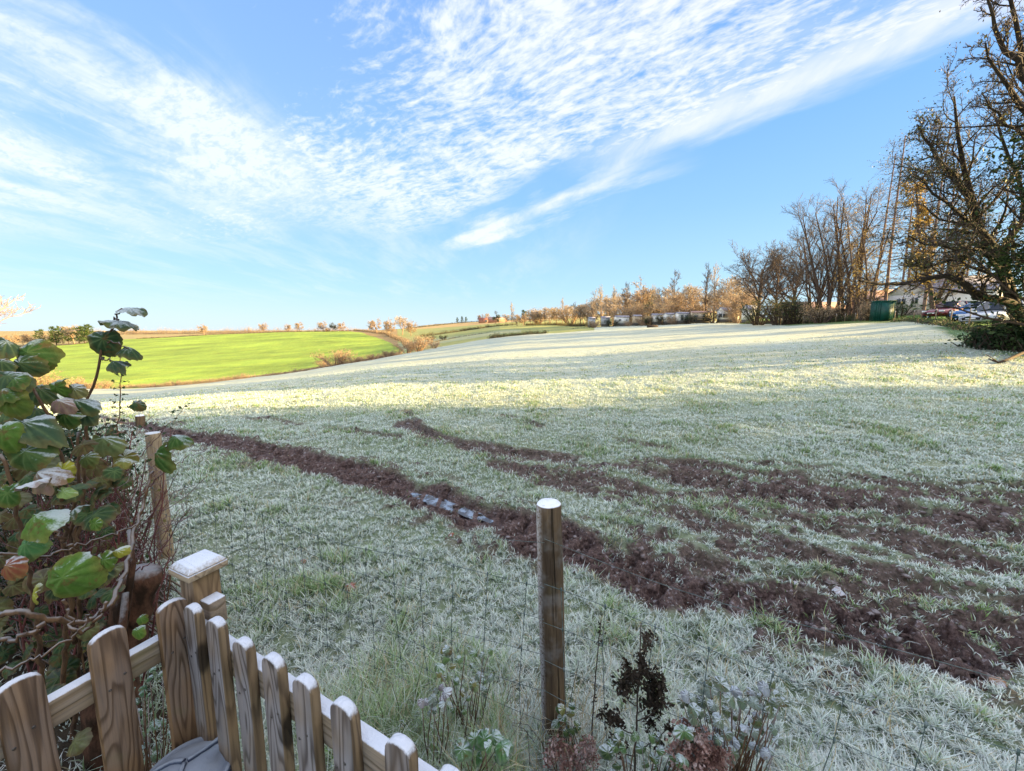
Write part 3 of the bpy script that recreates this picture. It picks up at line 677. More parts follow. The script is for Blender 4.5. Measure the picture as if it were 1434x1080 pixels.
LOOK = {'oak': (B_warm, T_brown, None), 'round': (B_pale, T_orange, L_rust), 'willow': (B_pale, T_tan, None), 'vase': (B_warm, T_brown, None), 'pop': (B_pale, T_tan, None),
        'larch': (B_pink, T_brown, L_olive), 'pine': (B_pink, T_brown, L_olive), 'twiggy': (B_warm, T_brown, L_rust), 'bush': (B_pale, T_orange, L_rust),
        'ever': (B_dark, T_dark, L_green), 'dense': (B_dark, T_dark, L_dark)}
def make_tree(kind, seed, h, name, look=None, lsc=1.0):
    w_, t_, l_ = tree_meshes(kind, seed, h)
    if l_ is not None and lsc != 1.0:
        v_ = l_[0].reshape(-1, 4, 3); c_ = v_.mean(1, keepdims=True); l_ = ((c_ + (v_ - c_) * lsc).reshape(-1, 3), l_[1])
    lk = look or LOOK[kind]
    r = empty(name); v, q = merge(w_); mesh_np('trunk', v, q, None, lk[0], r, True)
    v, q = merge(t_); mesh = [(v, q)]
    me = mesh_np('crown', v, q, None, lk[1], r, False)
    if l_ is not None and lk[2] is not None:
        # leaves join the crown mesh under a second material
        V2, Q2 = l_; n0 = len(v); nq = len(q)
        col.objects.unlink(me); bpy.data.objects.remove(me)
        me = mesh_np('crown', np.vstack([v, V2]), np.vstack([q, Q2 + n0]), None, lk[1], r, False)
        me.data.materials.append(lk[2]); mi = np.zeros(nq + len(Q2), np.int32); mi[nq:] = 1; me.data.polygons.foreach_set('material_index', mi)
    return r
def put(r, loc, rz=0, s=1.0, label=None, group=None, cat='tree', lean=(0, 0)):
    r.location = loc; r.rotation_euler = (lean[0], lean[1], rz); r.scale = (s, s, s) if not isinstance(s, tuple) else s
    return tag(r, label, cat, group)
# far tree prototypes: first use takes the thing itself, then copies
PROTO = {}
FRNG = random.Random(5)
FNAME = {'round': 'oak_tree', 'willow': 'spreading_tree', 'pop': 'poplar_tree', 'bush': 'bush', 'ever': 'evergreen_tree', 'bushd': 'bush', 'popb': 'poplar_tree', 'roundd': 'oak_tree', 'bushg': 'bush'}
FLOOK = {'bushd': ('bush', (B_dark, T_dark, L_dark)), 'popb': ('pop', (B_warm, T_brown, None)), 'roundd': ('round', (B_dark, T_brown, L_green)), 'bushg': ('bush', (B_pale, T_orange, L_gold))}
def far(kind, px, d, h, label, cat='tree', group=None, wx=1.0):
    v = FRNG.randint(0, 1); key = (kind, v)
    if key not in PROTO:
        k2, lk = FLOOK.get(kind, (kind, None)); r = make_tree(k2, 40 + v + len(PROTO), 12.0 if 'bush' not in kind else 4.0, FNAME[kind], lk); PROTO[key] = r
    else:
        r = copy_tree(PROTO[key])
    s = h / (12.0 if 'bush' not in kind else 4.0); p = gp(px, d); p[2] -= .1
    put(r, p, FRNG.uniform(0, 6.28), (s * wx, s * wx, s), label, group, cat)
    return r
G1 = 'bare trees along the far skyline'
for a in [('round', 293, 425, 13, 'lone round orange tree on the skyline, leftmost above the green hillside'),
 ('round', 377, 440, 12.5, 'round bare tree standing alone mid-skyline above the green hillside'),
 ('round', 409, 436, 10, 'smaller tree of the close pair on the green hill skyline'),
 ('round', 425, 432, 12, 'larger tree of the close pair on the green hill skyline'),
 ('round', 458, 425, 12.5, 'leftmost of three trees just right of the hilltop pair'),
 ('roundd', 471, 424, 10, 'darker middle one of three trees right of the hilltop pair'),
 ('round', 484, 420, 11, 'rightmost of three trees right of the hilltop pair'),
 ('bushg', 463, 419, 5, 'low yellow bush under the three hilltop trees'),
 ('round', 531, 330, 14, 'broad orange tree at left end of the clump right of the green field'),
 ('round', 548, 300, 14, 'orange tree second in the clump right of the green field'),
 ('willow', 566, 310, 15, 'pale tree in the middle of the clump right of the green field'),
 ('round', 578, 290, 12, 'rounded orange tree ending the clump right of the green field'),
 ('ever', 642, 570, 8, 'tiny dark tree, left one on the bare distant hilltop'),
 ('ever', 648, 570, 9, 'tiny dark tree, middle one on the bare distant hilltop'),
 ('ever', 654, 570, 8, 'tiny dark tree, right one on the bare distant hilltop'),
 ('round', 675, 520, 11, 'small dark tree left of the distant farm roofs'), ('willow', 682, 520, 11, 'pale small tree above the distant farm roofs'),
 ('roundd', 694, 400, 13, 'dark ivy clad tree beside the distant farm roofs'),
 ('pop', 717, 330, 20, 'tall slim tree rising highest left of the orange wood'),
 ('willow', 708, 340, 10, 'low brown tree left of the tall slim one'),
 ('ever', 734, 330, 12, 'dark green evergreen among bare trees left of the orange wood'),
 ('round', 742, 320, 12, 'orange brown tree just right of the dark evergreen'),
 ('willow', 757, 300, 11, 'brown spreading tree with double stem before the hillside'),
 ('willow', 770, 320, 13, 'pale spreading tree between the double stemmed and the tall pale tree'),
 ('pop', 786, 290, 19, 'tall pale tree left of the caravans, trunk lit by sun'),
 ('roundd', 803, 400, 15, 'dark domed tree on the skyline left of the poplars'),
 ('willow', 815, 260, 13, 'pale tree at the left foot of the poplars')]:
    far(*a, group=G1)
G2 = 'bare trees behind the caravans'
for a in [('pop', 828, 175, 17, 'leftmost tall poplar behind the caravans'), ('pop', 840, 175, 18, 'second poplar from the left behind the caravans'),
 ('pop', 855, 180, 18, 'third poplar from the left behind the caravans'), ('willow', 848, 165, 10, 'low pale tree under the left poplars'),
 ('popb', 872, 180, 19, 'brown poplar over the white caravan left of the pinkish crown'), ('round', 892, 185, 21, 'tallest broad pinkish crown above the caravans'),
 ('bush', 868, 160, 8, 'orange leafy thicket behind the long white caravan'), ('bush', 884, 158, 9, 'tall orange thicket under the pinkish crown'),
 ('bush', 900, 156, 9, 'rust coloured thicket right of the pinkish crown'), ('roundd', 912, 158, 12, 'dark ivy covered tree among the rust thickets'),
 ('pop', 906, 185, 18, 'slim pale poplar right of the pinkish crown'), ('bush', 922, 155, 8, 'rust thicket right of the dark ivy tree'),
 ('willow', 932, 150, 14, 'pale tree with wispy top between the caravans'), ('popb', 938, 150, 20, 'tall wispy bare tree with forked top over the caravans'),
 ('bush', 945, 140, 8, 'orange thicket behind the square white caravan'), ('round', 958, 140, 13, 'reddish tree over the cream caravan'),
 ('bush', 970, 140, 8, 'reddish thicket behind the cream caravan'), ('popb', 981, 135, 20, 'tall thin bare tree, left of the tall pair over the gabled caravan'),
 ('pop', 993, 132, 20, 'tall ivy stemmed tree, right of the tall pair over the gabled caravan'), ('willow', 1006, 130, 15, 'leaning pale tree right of the tall pair'),
 ('bush', 1012, 128, 9, 'golden thicket behind the gabled caravan'), ('bush', 1026, 118, 8, 'reddish thicket left of the big bare tree'),
 ('round', 1036, 112, 11, 'reddish brown tree at left foot of the big bare tree')]:
    far(*a, group=G2)
for i_, (px, d_, h_) in enumerate([(724, 300, 9), (733, 290, 10), (745, 300, 12), (752, 330, 13), (762, 300, 12), (768, 340, 14), (778, 300, 12), (790, 300, 14), (797, 270, 12), (804, 270, 15), (811, 230, 12), (820, 230, 15)]):
    far(['willow', 'round', 'willow', 'bush', 'popb'][i_ % 5], px, d_, h_, 'sunlit tawny tree in the loose wood left of the caravans', group='loose wood left of the caravans', wx=1.2)
for i_ in range(26):
    px = 822 + i_ * 8.6; d_ = 195 + (i_ * 53) % 30
    far(['willow', 'popb', 'willow', 'willow', 'pop'][i_ % 5], px, d_, 12.5 + (i_ * 7) % 6, 'russet bare tree in the dense band behind the caravans', group='dense band behind the caravans', wx=1.15)
for i_, (px, d_, h_, kd) in enumerate([(830, 144, 2.8, 'bush'), (853, 144, 3.2, 'bushd'), (877, 141, 2.0, 'bush'), (898, 139, 4.0, 'bush'), (905, 138, 3.0, 'bushd'), (926, 134, 3.8, 'bushd'), (940, 130, 3.0, 'bush'), (959, 126, 3.4, 'bushd'), (994, 122, 4.2, 'bushd'), (1030, 112, 3.8, 'bush')]):
    far(kd, px, d_, h_, 'scrubby shrub growing in front of the caravans', 'bush', 'shrubs in front of the caravans', 1.2)
for a in [('bush', 472, 108, 5.2, 'round orange bush largest along the gully below the green field'), ('bush', 456, 118, 2.6, 'low orange bush left of the round one in the gully'),
 ('bush', 500, 100, 2.0, 'small brown bush right of the round orange one'), ('bush', 524, 102, 1.8, 'small tawny bush halfway along the gully line'),
 ('bush', 545, 104, 2.0, 'small bush left of the two gully end bushes'), ('bush', 572, 103, 3.4, 'golden bush, left of the pair at the gully end'), ('bush', 588, 104, 4.4, 'pinkish brown bush, right of the pair at the gully end'),
 ('bush', 610, 98, 1.9, 'small olive bush right of the gully end pair'), ('bushd', 604, 190, 3.2, 'dark bare shrub in the pale field beyond the gully'), ('bushd', 622, 185, 2.4, 'smaller lone dark shrub in the pale field'),
 ('bushd', 356, 96, 1.6, 'dark low shrub in the gully under the green field'), ('bush', 112, 92, 4.2, 'tawny thicket behind the leafy shrub at left'), ('bush', 140, 95, 3.5, 'tawny thicket seen beside the tall leafy stem'), ('bush', 60, 90, 4.5, 'tawny thicket at the left edge of the gully'),
 ('bush', 20, 85, 6, 'pinkish thicket behind the leaves at the left edge')]:
    far(*a, cat='bush', group='bushes along the gully', wx=1.25)
# hedges: one thing each, a ragged run of twigs and small leaves along the ground
def hedge(pts, h, label, mats=(T_orange, L_rust), seed=1, dens=9, w_=.8, cat='hedge'):
    rg = np.random.default_rng(seed); P = np.array([gp(*p) for p in pts]); segs = np.linalg.norm(np.diff(P, axis=0), axis=1); L = segs.sum()
    n = int(min(5200, L * dens)); t = rg.uniform(0, L, n); cum = np.concatenate([[0], np.cumsum(segs)])
    x = np.interp(t, cum, P[:, 0]) + rg.normal(0, w_ * .5, n); y = np.interp(t, cum, P[:, 1]) + rg.normal(0, w_ * .5, n); z = Zb(x, y) - .1
    hh = h * np.clip(.75 + .5 * fbm(t * .35 / max(h, .5), t * 0, seed, 3), .25, 1.4) * rg.uniform(.5, 1.1, n)
    d = rg.normal(0, .25, (n, 3)); d[:, 2] = 1; d = unit(d); p0 = np.stack([x, y, z], 1)
    PP = np.stack([p0, p0 + d * hh[:, None] * .5 + rg.normal(0, .06 * h, (n, 3)), p0 + d * hh[:, None] + rg.normal(0, .12 * h, (n, 3))], 1)
    V, Q = tubes(PP, np.tile(np.array([.02, .015, .008]) * (1 + h * .6), (n, 1)), 3)
    r = P[:, :].mean(0); V2, Q2 = leafquads(np.concatenate([PP[:, 1], PP[:, 2]]), 3, .085 * h ** .6, rg, .16 * h)
    V2[:, 2] = np.maximum(V2[:, 2], Zb(V2[:, 0], V2[:, 1]) - .05)
    o = mesh_np('hedge', np.vstack([V, V2]), np.vstack([Q, Q2 + len(V)]), None, mats[0]); o.data.materials.append(mats[1])
    mi = np.zeros(len(Q) + len(Q2), np.int32); mi[len(Q):] = 1; o.data.polygons.foreach_set('material_index', mi)
    return tag(o, label, cat)
hedge([(200, 425), (300, 428), (377, 425), (430, 424), (500, 414)], 1.7, 'long dark hedge along the skyline of the green field', (T_brown, L_rust), 3, 14)
hedge([(500, 414), (545, 320), (568, 215), (574, 160)], 2.4, 'brown hedge down the right side of the green field', (T_brown, L_rust), 4, 12, 1.2)
hedge([(170, 118), (240, 116), (300, 119), (352, 122)], 1.3, 'tawny overgrown hedge along the lower left of the green field', (T_orange, L_rust), 5, 30, 1.6)
hedge([(372, 112), (410, 108), (440, 110), (480, 112), (530, 108), (562, 106)], 1.6, 'tawny hedge from the gully gap to the round orange bush', (T_orange, L_rust), 6, 30, 1.4)
hedge([(574, 160), (600, 168), (640, 190), (690, 200)], .8, 'thin low hedge in the pale field beyond the gully', (T_brown, L_olive), 7, 10)
hedge([(590, 265), (640, 290), (690, 330), (725, 345)], 2.2, 'dark hedge crossing the pale hillside below the tan field', (T_dark, L_olive), 8, 14)
hedge([(566, 430), (620, 480), (665, 520), (720, 500), (780, 450)], 2.4, 'distant dark hedge along the bare hilltop', (T_dark, L_dark), 9, 9)
hedge([(686, 102), (715, 104), (745, 106), (764, 108)], 1.1, 'isolated dark strip of brambles in the middle of the frosty field', (T_dark, L_dark), 10, 40, .6)
hedge([(735, 300), (775, 270), (822, 200), (828, 165)], 2.2, 'dark hedge left of the caravans below the bare trees', (T_dark, L_olive), 12, 14, 1.0)
hedge([(800, 152), (850, 150), (900, 140), (960, 126), (1020, 116)], .5, 'low dark hedge in front of the caravans', (T_brown, L_dark), 13, 12, .5)
hedge([(1040, 100), (1075, 82), (1110, 66), (1150, 60), (1200, 54)], 1.0, 'scrubby green growth along the wire fence under the tall trees', (T_brown, L_green), 14, 30, 1.0)
hedge([(1245, 40), (1290, 31), (1340, 24.5), (1385, 21)], .5, 'low scrub at the foot of the car park fence', (T_brown, L_green), 16, 40, .5)
hedge([(100, 700), (200, 720), (300, 700), (420, 690), (500, 690)], 11, 'far hazy woodland strip beyond the green hill', (T_orange, L_rust), 15, 4, 6, 'woodland')['kind'] = 'stuff'
hedge([(820, 400), (900, 380), (1000, 330), (1060, 300)], 4, 'golden hedgerow on the hillside behind the caravans', (T_orange, L_gold), 17, 8, 1.0)
# wood at far left: evergreens and brown trees one by one
k = 0
WL = ['dark pine', 'rounded brown tree', 'tall dark pine', 'pale brown tree', 'mid green pine', 'rust coloured tree']
for i, px in enumerate([28, 42, 55, 66, 78, 88, 97, 105, 113, 120, 127, 134]):
    kd = 'round' if i in (0, 1, 2, 4) else ('ever' if i % 4 else 'willow')
    d = 395 + (i * 37) % 45
    nm = {'round': 'rust brown tree', 'ever': 'dark evergreen', 'willow': 'pale brown tree'}[kd]
    far(kd, px, d, [15, 14, 15, 17, 15, 19, 19, 17, 20, 18, 17, 19][i], '%s, %s in the wood left of the green field' % (nm, ['leftmost', 'second from left', 'third from left', 'fourth from left', 'fifth from left', 'sixth from left', 'sixth from right', 'fifth from right', 'fourth from right', 'third from right', 'second from right', 'rightmost'][i]), group='wood at the left end of the green field', wx=1.1)
# ---------------------------------------------------------------- big trees on the right
B_vdark = bark('bark_wet', (.022, .017, .013), (.045, .035, .026))
L_olive2 = leafm('ivy_leaves', (.02, .03, .012), (.05, .06, .02), (.11, .10, .03))
def grow_from(limbs, n, seed, name, looks, lens=.5, leafn=3, leafs=.07, leaffrac=.5, minr=.012, levels=((7, .5), (6, .5)), up=.12, droop=0.0):
    """limbs: list of (points [(px,py,depth)...], r0, r1) given where they stand in the world"""
    rg = np.random.default_rng(seed); wood = []; tw = []; ends = []
    for pts, r0, r1 in limbs:
        W_ = np.array([at_depth(*p) for p in pts]); K = 9
        s = np.concatenate([[0], np.cumsum(np.linalg.norm(np.diff(W_, axis=0), axis=1))]); q = np.linspace(0, s[-1], K)
        P = np.stack([np.interp(q, s, W_[:, i]) for i in range(3)], 1); P[1:-1] += rg.normal(0, .05, (K - 2, 3))
        R = np.linspace(r0, r1, K)
        wood.append(tubes(P[None], R[None], 8))
        P1, R1, L1 = grow(P[None], R[None], np.array([s[-1]]), n, lens, (52, 12), 6, .15, 1, .5, up, .15, rg, .25, .35, minr=minr * 1.4)
        P2, R2, L2 = grow(P1, R1, L1, levels[0][0], levels[0][1], (44, 14), 4, .15, 1, .6, up * .7 - droop, .18, rg, .3, .3, minr=minr)
        P3, R3, L3 = grow(P2, R2, L2, levels[1][0], levels[1][1], (44, 14), 3, .1, 1, .6, up * .5 - droop, .22, rg, .4, .3, minr=minr * .8)
        wood.append(tubes(P1, R1, 5)); tw += [tubes(P2, R2, 3), tubes(P3, R3, 3)]; ends.append(P3[:, -1]); ends.append(P2[:, -1])
    E_ = np.concatenate(ends); base = at_depth(*limbs[0][0][0])
    r = empty(name, tuple(base))
    v, q = merge(wood); mesh_np('trunk', v - base, q, None, looks[0], r, True)
    v, q = merge(tw); V2, Q2 = leafquads(E_[rg.random(len(E_)) < leaffrac], leafn, leafs, rg, .12)
    me = mesh_np('crown', np.vstack([v, V2]) - base, np.vstack([q, Q2 + len(v)]), None, looks[1], r, False)
    me.data.materials.append(looks[2]); mi = np.zeros(len(q) + len(Q2), np.int32); mi[len(q):] = 1; me.data.polygons.foreach_set('material_index', mi)
    return r
o = grow_from([([(1436, 472, 16.5), (1420, 425, 16.5), (1405, 375, 16.3), (1386, 335, 16), (1362, 290, 16), (1350, 230, 16), (1340, 165, 16), (1336, 135, 16)], .23, .03),
   ([(1386, 335, 16), (1350, 305, 15.5), (1320, 280, 15), (1298, 254, 14.7), (1278, 243, 14.5)], .09, .02),
   ([(1405, 375, 16.3), (1370, 350, 15.3), (1320, 345, 14.6), (1290, 338, 14.4), (1272, 330, 14.2)], .09, .02),
   ([(1400, 360, 16.3), (1434, 300, 16.8), (1420, 230, 17), (1395, 170, 17), (1375, 130, 17)], .11, .02),
   ([(1362, 290, 16), (1330, 240, 16), (1300, 200, 16), (1285, 175, 16)], .12, .025),
   ([(1386, 335, 16), (1345, 362, 17), (1300, 376, 17.5), (1268, 372, 18)], .10, .02)],
   20, 11, 'oak_tree', (B_vdark, T_dark, L_olive2), .27, 2, .042, .45, .011, ((8, .55), (7, .5)))
tag(o, 'dark spreading oak with ivy, limbs reaching left over the parked cars', 'tree')
o = grow_from([([(1418, 425, 16.2), (1372, 414, 15.6), (1350, 398, 15.3), (1330, 388, 15.1), (1312, 385, 15), (1288, 391, 14.8), (1258, 401, 14.5), (1228, 399, 14.2), (1204, 393, 14)], .16, .035)],
   16, 12, 'leaning_tree', (B_vdark, T_dark, L_gold), .11, 2, .05, .35, .010, ((5, .5), (4, .5)))
tag(o, 'low bowed trunk arching left in front of the white bungalow', 'tree')
o = grow_from([([(1520, 470, 13), (1490, 300, 13), (1468, 200, 13), (1445, 120, 13), (1420, 50, 13), (1405, -40, 13)], .19, .03),
   ([(1468, 200, 13), (1425, 140, 12.8), (1398, 100, 12.6), (1380, 60, 12.4)], .10, .02), ([(1480, 250, 13), (1440, 200, 13), (1405, 165, 13), (1385, 150, 13)], .09, .02),
   ([(1445, 120, 13), (1400, 55, 13), (1378, -20, 13)], .09, .02), ([(1468, 200, 13), (1470, 100, 13.4), (1450, 0, 13.4), (1440, -60, 13.4)], .12, .03)],
   16, 13, 'ash_tree', (B_vdark, T_dark, L_olive), .23, 1, .05, .08, .010)
tag(o, 'tall bare dark tree cut by the upper right corner of the picture', 'tree')
def big(kind, seed, h, px, d, name, label, look=None, rz=0.0, lean=(0, 0), s=1.0, sink=.1, group=None, cat='tree', lsc=1.0):
    r = make_tree(kind, seed, h, name, look, lsc); p = gp(px, d); p[2] -= sink
    return put(r, p, rz, s, label, group, cat, lean)
big('dense', 21, 8.6, 1462, 13.8, 'evergreen_tree', 'dark green evergreen filling the right edge beside the oak', rz=1)
big('dense', 22, 4.6, 1462, 15.0, 'evergreen_tree', 'low dark evergreen branches right of the parked cars', rz=2, s=(1.0, 1.0, .8))
big('oak', 30, 18, 1052, 86, 'oak_tree', 'large bare tree standing alone over the right end of the caravans', (B_warm, T_brown, None))
big('vase', 31, 20.5, 1150, 62, 'many_stemmed_tree', 'wide fan-shaped bare tree with many stems, left of the twiggy rust trees', (B_warm, T_brown, None))
big('twiggy', 32, 19.5, 1168, 61, 'twiggy_tree', 'tall rusty twigged tree rising through the fan-shaped one', None, .5)
big('twiggy', 33, 18.5, 1184, 58, 'twiggy_tree', 'rust twigged tree left of the green container', None, 1.5)
big('twiggy', 34, 16.0, 1199, 54, 'twiggy_tree', 'golden twiggy tree just left of the green container', (B_warm, T_brown, L_gold), 2.5)
big('larch', 35, 25, 1226, 57, 'larch_tree', 'tall bare larch standing just behind the green container', None, 0, (0, .0))
big('larch', 36, 19.5, 1279, 41, 'larch_tree', 'tall larch trunk in front of the white bungalow', None, 1, (0, -.03))
big('larch', 37, 26, 1246, 75, 'larch_tree', 'thin distant larch between the container and the bungalow', None, 2)
big('larch', 41, 25, 1262, 84, 'larch_tree', 'thinnest larch seen behind the left end of the bungalow', None, 2.6)
big('pine', 38, 19, 1347, 70, 'pine_tree', 'straight reddish pine trunk behind the gabled porch', None, 3)
big('pine', 39, 18, 1361, 74, 'pine_tree', 'second reddish pine trunk right of the gabled porch', None, 4)
big('pine', 42, 17, 1318, 66, 'pine_tree', 'pine with golden needles over the bungalow roof', (B_pink, T_brown, L_gold), 4.6)
big('twiggy', 40, 12, 1292, 50, 'leaning_tree', 'slanting trunk leaning right across the bungalow front', (B_warm, T_brown, L_gold), 5, (0, .30))
o = grow_from([([(1306, 432, 33), (1302, 400, 33), (1292, 350, 33), (1286, 300, 33), (1282, 262, 33)], .16, .05)], 26, 17, 'golden_tree', (B_warm, T_brown, L_gold), .16, 3, .10, .8, .012)
tag(o, 'tree holding clumps of golden brown leaves above the red car', 'tree')
big('oak', 80, 17, 1098, 78, 'oak_tree', 'fine twigged bare tree between the large bare tree and the fan-shaped one', (B_warm, T_brown, None))
big('vase', 81, 20, 1128, 80, 'many_stemmed_tree', 'bare stems standing behind the left side of the fan-shaped tree', (B_warm, T_brown, None), 1)
big('larch', 84, 22, 1296, 58, 'larch_tree', 'straight larch rising through the golden leaved tree', None, 3, (0, -.02))
big('larch', 85, 20, 1310, 72, 'larch_tree', 'slim larch just right of the golden leaved tree', None, 3.5)
big('larch', 86, 20, 1332, 64, 'larch_tree', 'slim larch standing left of the straight reddish pine', None, 4)
big('twiggy', 87, 17, 1270, 95, 'twiggy_tree', 'distant twiggy tree above the bungalow ridge', None, 4)
big('oak', 88, 14, 1078, 72, 'oak_tree', 'small fine twigged tree over the wide bramble thicket', (B_warm, T_brown, None), 3)
big('larch', 90, 26, 1209, 68, 'larch_tree', 'slim larch rising just left of the green container', None, 5)
big('pine', 91, 24, 1253, 66, 'pine_tree', 'thin pine between the two distant thin larches', None, 5)
big('bush', 50, 4.6, 1055, 70, 'bush', 'dark rounded evergreen bush at the foot of the large bare tree', (B_dark, T_dark, L_dark), cat='bush')
big('bush', 51, 4.8, 1084, 66, 'bush', 'wide dark bramble thicket right of the dark rounded bush', (B_dark, T_brown, L_olive), cat='bush', s=(1.5, 1.3, 1))
big('bush', 52, 4.2, 1104, 64, 'bush', 'dark ivy thicket beside the cream bungalow', (B_dark, T_brown, L_dark), 1, cat='bush', s=(1.3, 1.2, 1))
big('bush', 53, 3.0, 1140, 57, 'bush', 'brown scrub at the foot of the fan-shaped tree', (B_warm, T_brown, L_rust), 2, cat='bush', s=(1.3, 1.2, 1))
big('bush', 54, 2.6, 1206, 50, 'bush', 'brown scrub against the left side of the green container', (B_warm, T_brown, L_rust), 3, cat='bush')
big('bush', 55, 2.3, 1247, 50, 'bush', 'dark clipped bush right of the green container', (B_dark, T_dark, L_dark), 3, cat='bush')
big('oak', 60, 13.5, -85, 32, 'beech_tree', 'pale pinkish twigged tree cut by the left edge', (T_pink, T_pink, None), 0, sink=1.0)
# trees just outside the right edge, whose shade lies over the near field
i = 0
for x, y, h in [(27, -15, 12), (26, -12.6, 13), (27.5, -10.4, 12), (26.5, -8.2, 13), (27, -6, 12), (26, -4, 13), (27.5, -2, 12.5), (26.5, 0, 13), (27.5, 1.6, 12), (33, -10, 15), (34, -5, 15), (33, -1, 15), (34, 1, 14)]:
    if i == 0: shade0 = make_tree('dense', 70, 9.0, 'evergreen_tree'); r = shade0
    elif i == 1: shade1 = make_tree('dense', 71, 9.0, 'evergreen_tree'); r = shade1
    else: r = copy_tree((shade0, shade1)[i % 2])
    put(r, (x, y, float(Zb(x, y)) - .1), i * 1.3, h / 9.0, 'dark evergreen in the row beyond the right edge of the field', 'evergreens in a row beyond the right edge'); i += 1
for x, y, h in [(59, 13.5, 18), (62, 16.5, 19), (60, 31.5, 17), (72, 43.5, 19), (88, 58, 20), (104, 70, 21), (50, 1.5, 17)]:
    r = copy_tree((shade0, shade1)[i % 2]); put(r, (x, y, float(Zb(x, y)) - .1), i * 1.7, h / 9.0, 'tall dark evergreen of the belt behind the car park, beyond the right edge', 'evergreen belt beyond the right edge'); r.scale = (h / 9 * .72, h / 9 * .72, h / 9); i += 1
hedge([(1378, 16.5), (1400, 15.8), (1434, 15.2), (1500, 14.5)], 1.05, 'dark tangle of brambles by the gate posts at the right edge', (T_dark, L_dark), 18, 420, .7, 'bramble')
# ---------------------------------------------------------------- buildings
M_white = plain('white_render', (.82, .80, .75), (.74, .72, .66), 1.5, .8); M_cream = plain('cream_panel', (.66, .54, .38), (.58, .47, .33), 1.5, .7)
M_roofg = plain('grey_roof', (.30, .29, .33), (.22, .21, .25), 3, .8); M_roofp = plain('pink_roof', (.42, .27, .22), (.32, .2, .17), 3, .8)
M_brick = plain('brick', (.42, .20, .13), (.30, .15, .10), 9, .85); M_grey = plain('grey_panel', (.45, .46, .48), (.36, .37, .39), 2, .6)
M_glassd = plain('window_glass', (.03, .04, .055), (.05, .06, .08), 2, .08, spec=.8); M_frame = plain('window_frame', (.75, .75, .73), (.68, .68, .66), 4, .5)
M_stone = plain('stone', (.40, .33, .27), (.25, .21, .18), 4, .9, .5); M_redroof = plain('red_roof', (.34, .13, .08), (.25, .10, .07), 3, .8)
M_dkpanel = plain('dark_skirt', (.12, .11, .10), None, 2, .8)
def house(name, cat, label, px, d, L, D, hw, hr, rz, wall, roof, wins=(), door=None, group=None, skirt=0.0, dz=0.0, z0=None):
    """long side along local x, front is -y. wins: (face 'f'/'l'/'r', offset, sill z, w, h)"""
    p = gp(px, d); r = empty(name, (p[0], p[1], p[2] + dz), rz, label, cat, group)
    b = MB(); zb = skirt
    b.box((0, 0, (hw - .6 + zb) / 2 - 0.0), (L, D, hw + .6 - zb)) if not skirt else b.box((0, 0, (hw + zb) / 2), (L, D, hw - zb))
    if hr > .3:   # gable ends
        for sx in (-1, 1): b.prism([(-D / 2, 0), (D / 2, 0), (0, hr)], (sx * (L / 2 - .10) - .10, 0, hw - .002), (0, 1, 0), (0, 0, 1), (.2, 0, 0))
    b.build('wall', wall, r)
    if skirt: MB().box((0, 0, skirt / 2 - .2), (L - .1, D - .1, skirt + .4)).build('skirt', M_dkpanel, r)
    q = MB(); e = .25
    if hr > .3:
        sl = hr / (D / 2); t = .12
        for s in (-1, 1):
            y0 = s * (D / 2 + e); q.prism([(y0, -e * sl + .02), (0, hr + .02), (0, hr + .02 + t), (y0, -e * sl + t)], (-L / 2 - e, 0, hw), (0, 1, 0), (0, 0, 1), (L + 2 * e, 0, 0))
    else: q.box((0, 0, hw + .06), (L + .2, D + .2, .12)); q.box((0, 0, hw + .17), (L - .3, D - .5, .1))
    q.build('roof', roof, r)
    for f, off, z, w_, h_ in wins:
        fr = MB(); pa = MB()
        def pl(m, w1, h1, t, out, ox=0):
            if f == 'f': m.box((off + ox, -D / 2 - out, z + h_ / 2), (w1, t, h1))
            elif f == 'l': m.box((-L / 2 - out, off + ox, z + h_ / 2), (t, w1, h1))
            else: m.box((L / 2 + out, off + ox, z + h_ / 2), (t, w1, h1))
        pl(fr, w_, h_, .06, .02); wf = fr.build('window', M_frame, r)
        for s in (-1, 1): pl(pa, w_ / 2 - .09, h_ - .14, .02, .055, s * w_ / 4)
        pa.build('pane', M_glassd, wf)
    if door:
        MB().box((door, -D / 2 - .02, skirt + 1.0), (.9, .06, 2.0)).build('door', M_grey, r)
    return r
W2 = [('f', -2.6, 1.0, 1.3, 1.0), ('f', 0, 1.0, 1.3, 1.0), ('f', 2.8, 1.0, 1.3, 1.0), ('l', 0, 1.0, 1.2, 1.0)]
house('bungalow', 'bungalow', 'white bungalow with pale grey roof behind the larch trunk', 1302, 61, 12.5, 6.2, 2.5, 1.7, R_(8), M_white, M_roofg, [('l', -1.2, 1.1, .9, .9), ('l', .6, 1.1, 1.3, .9), ('f', -4.2, 1.0, 1.3, 1.0), ('f', -1.5, 1.0, 1.3, 1.0), ('f', 2.0, 1.0, 1.6, 1.0)], .4)
house('bungalow', 'bungalow', 'gabled bungalow with glazed porch behind the blue car', 1340, 52, 5.2, 7, 2.7, 1.9, R_(-60), M_white, M_roofg, [('l', -2, .5, 1.3, 1.9), ('l', .3, .5, 1.9, 1.9), ('l', 2.2, .8, .8, 1.2)])
house('house', 'house', 'small pinkish gabled house left of the slanting larch', 1206, 72, 6, 5, 3.0, 1.7, R_(-40), M_brick, M_roofp, [('l', 0, 1.2, 1.0, 1.2), ('f', 0, 1.2, 1.2, 1.1)])
house('bungalow', 'bungalow', 'cream bungalow with pinkish roof behind the fan-shaped tree', 1124, 84, 12, 6, 2.6, 1.5, R_(4), M_cream, M_roofp, W2, -1.2)
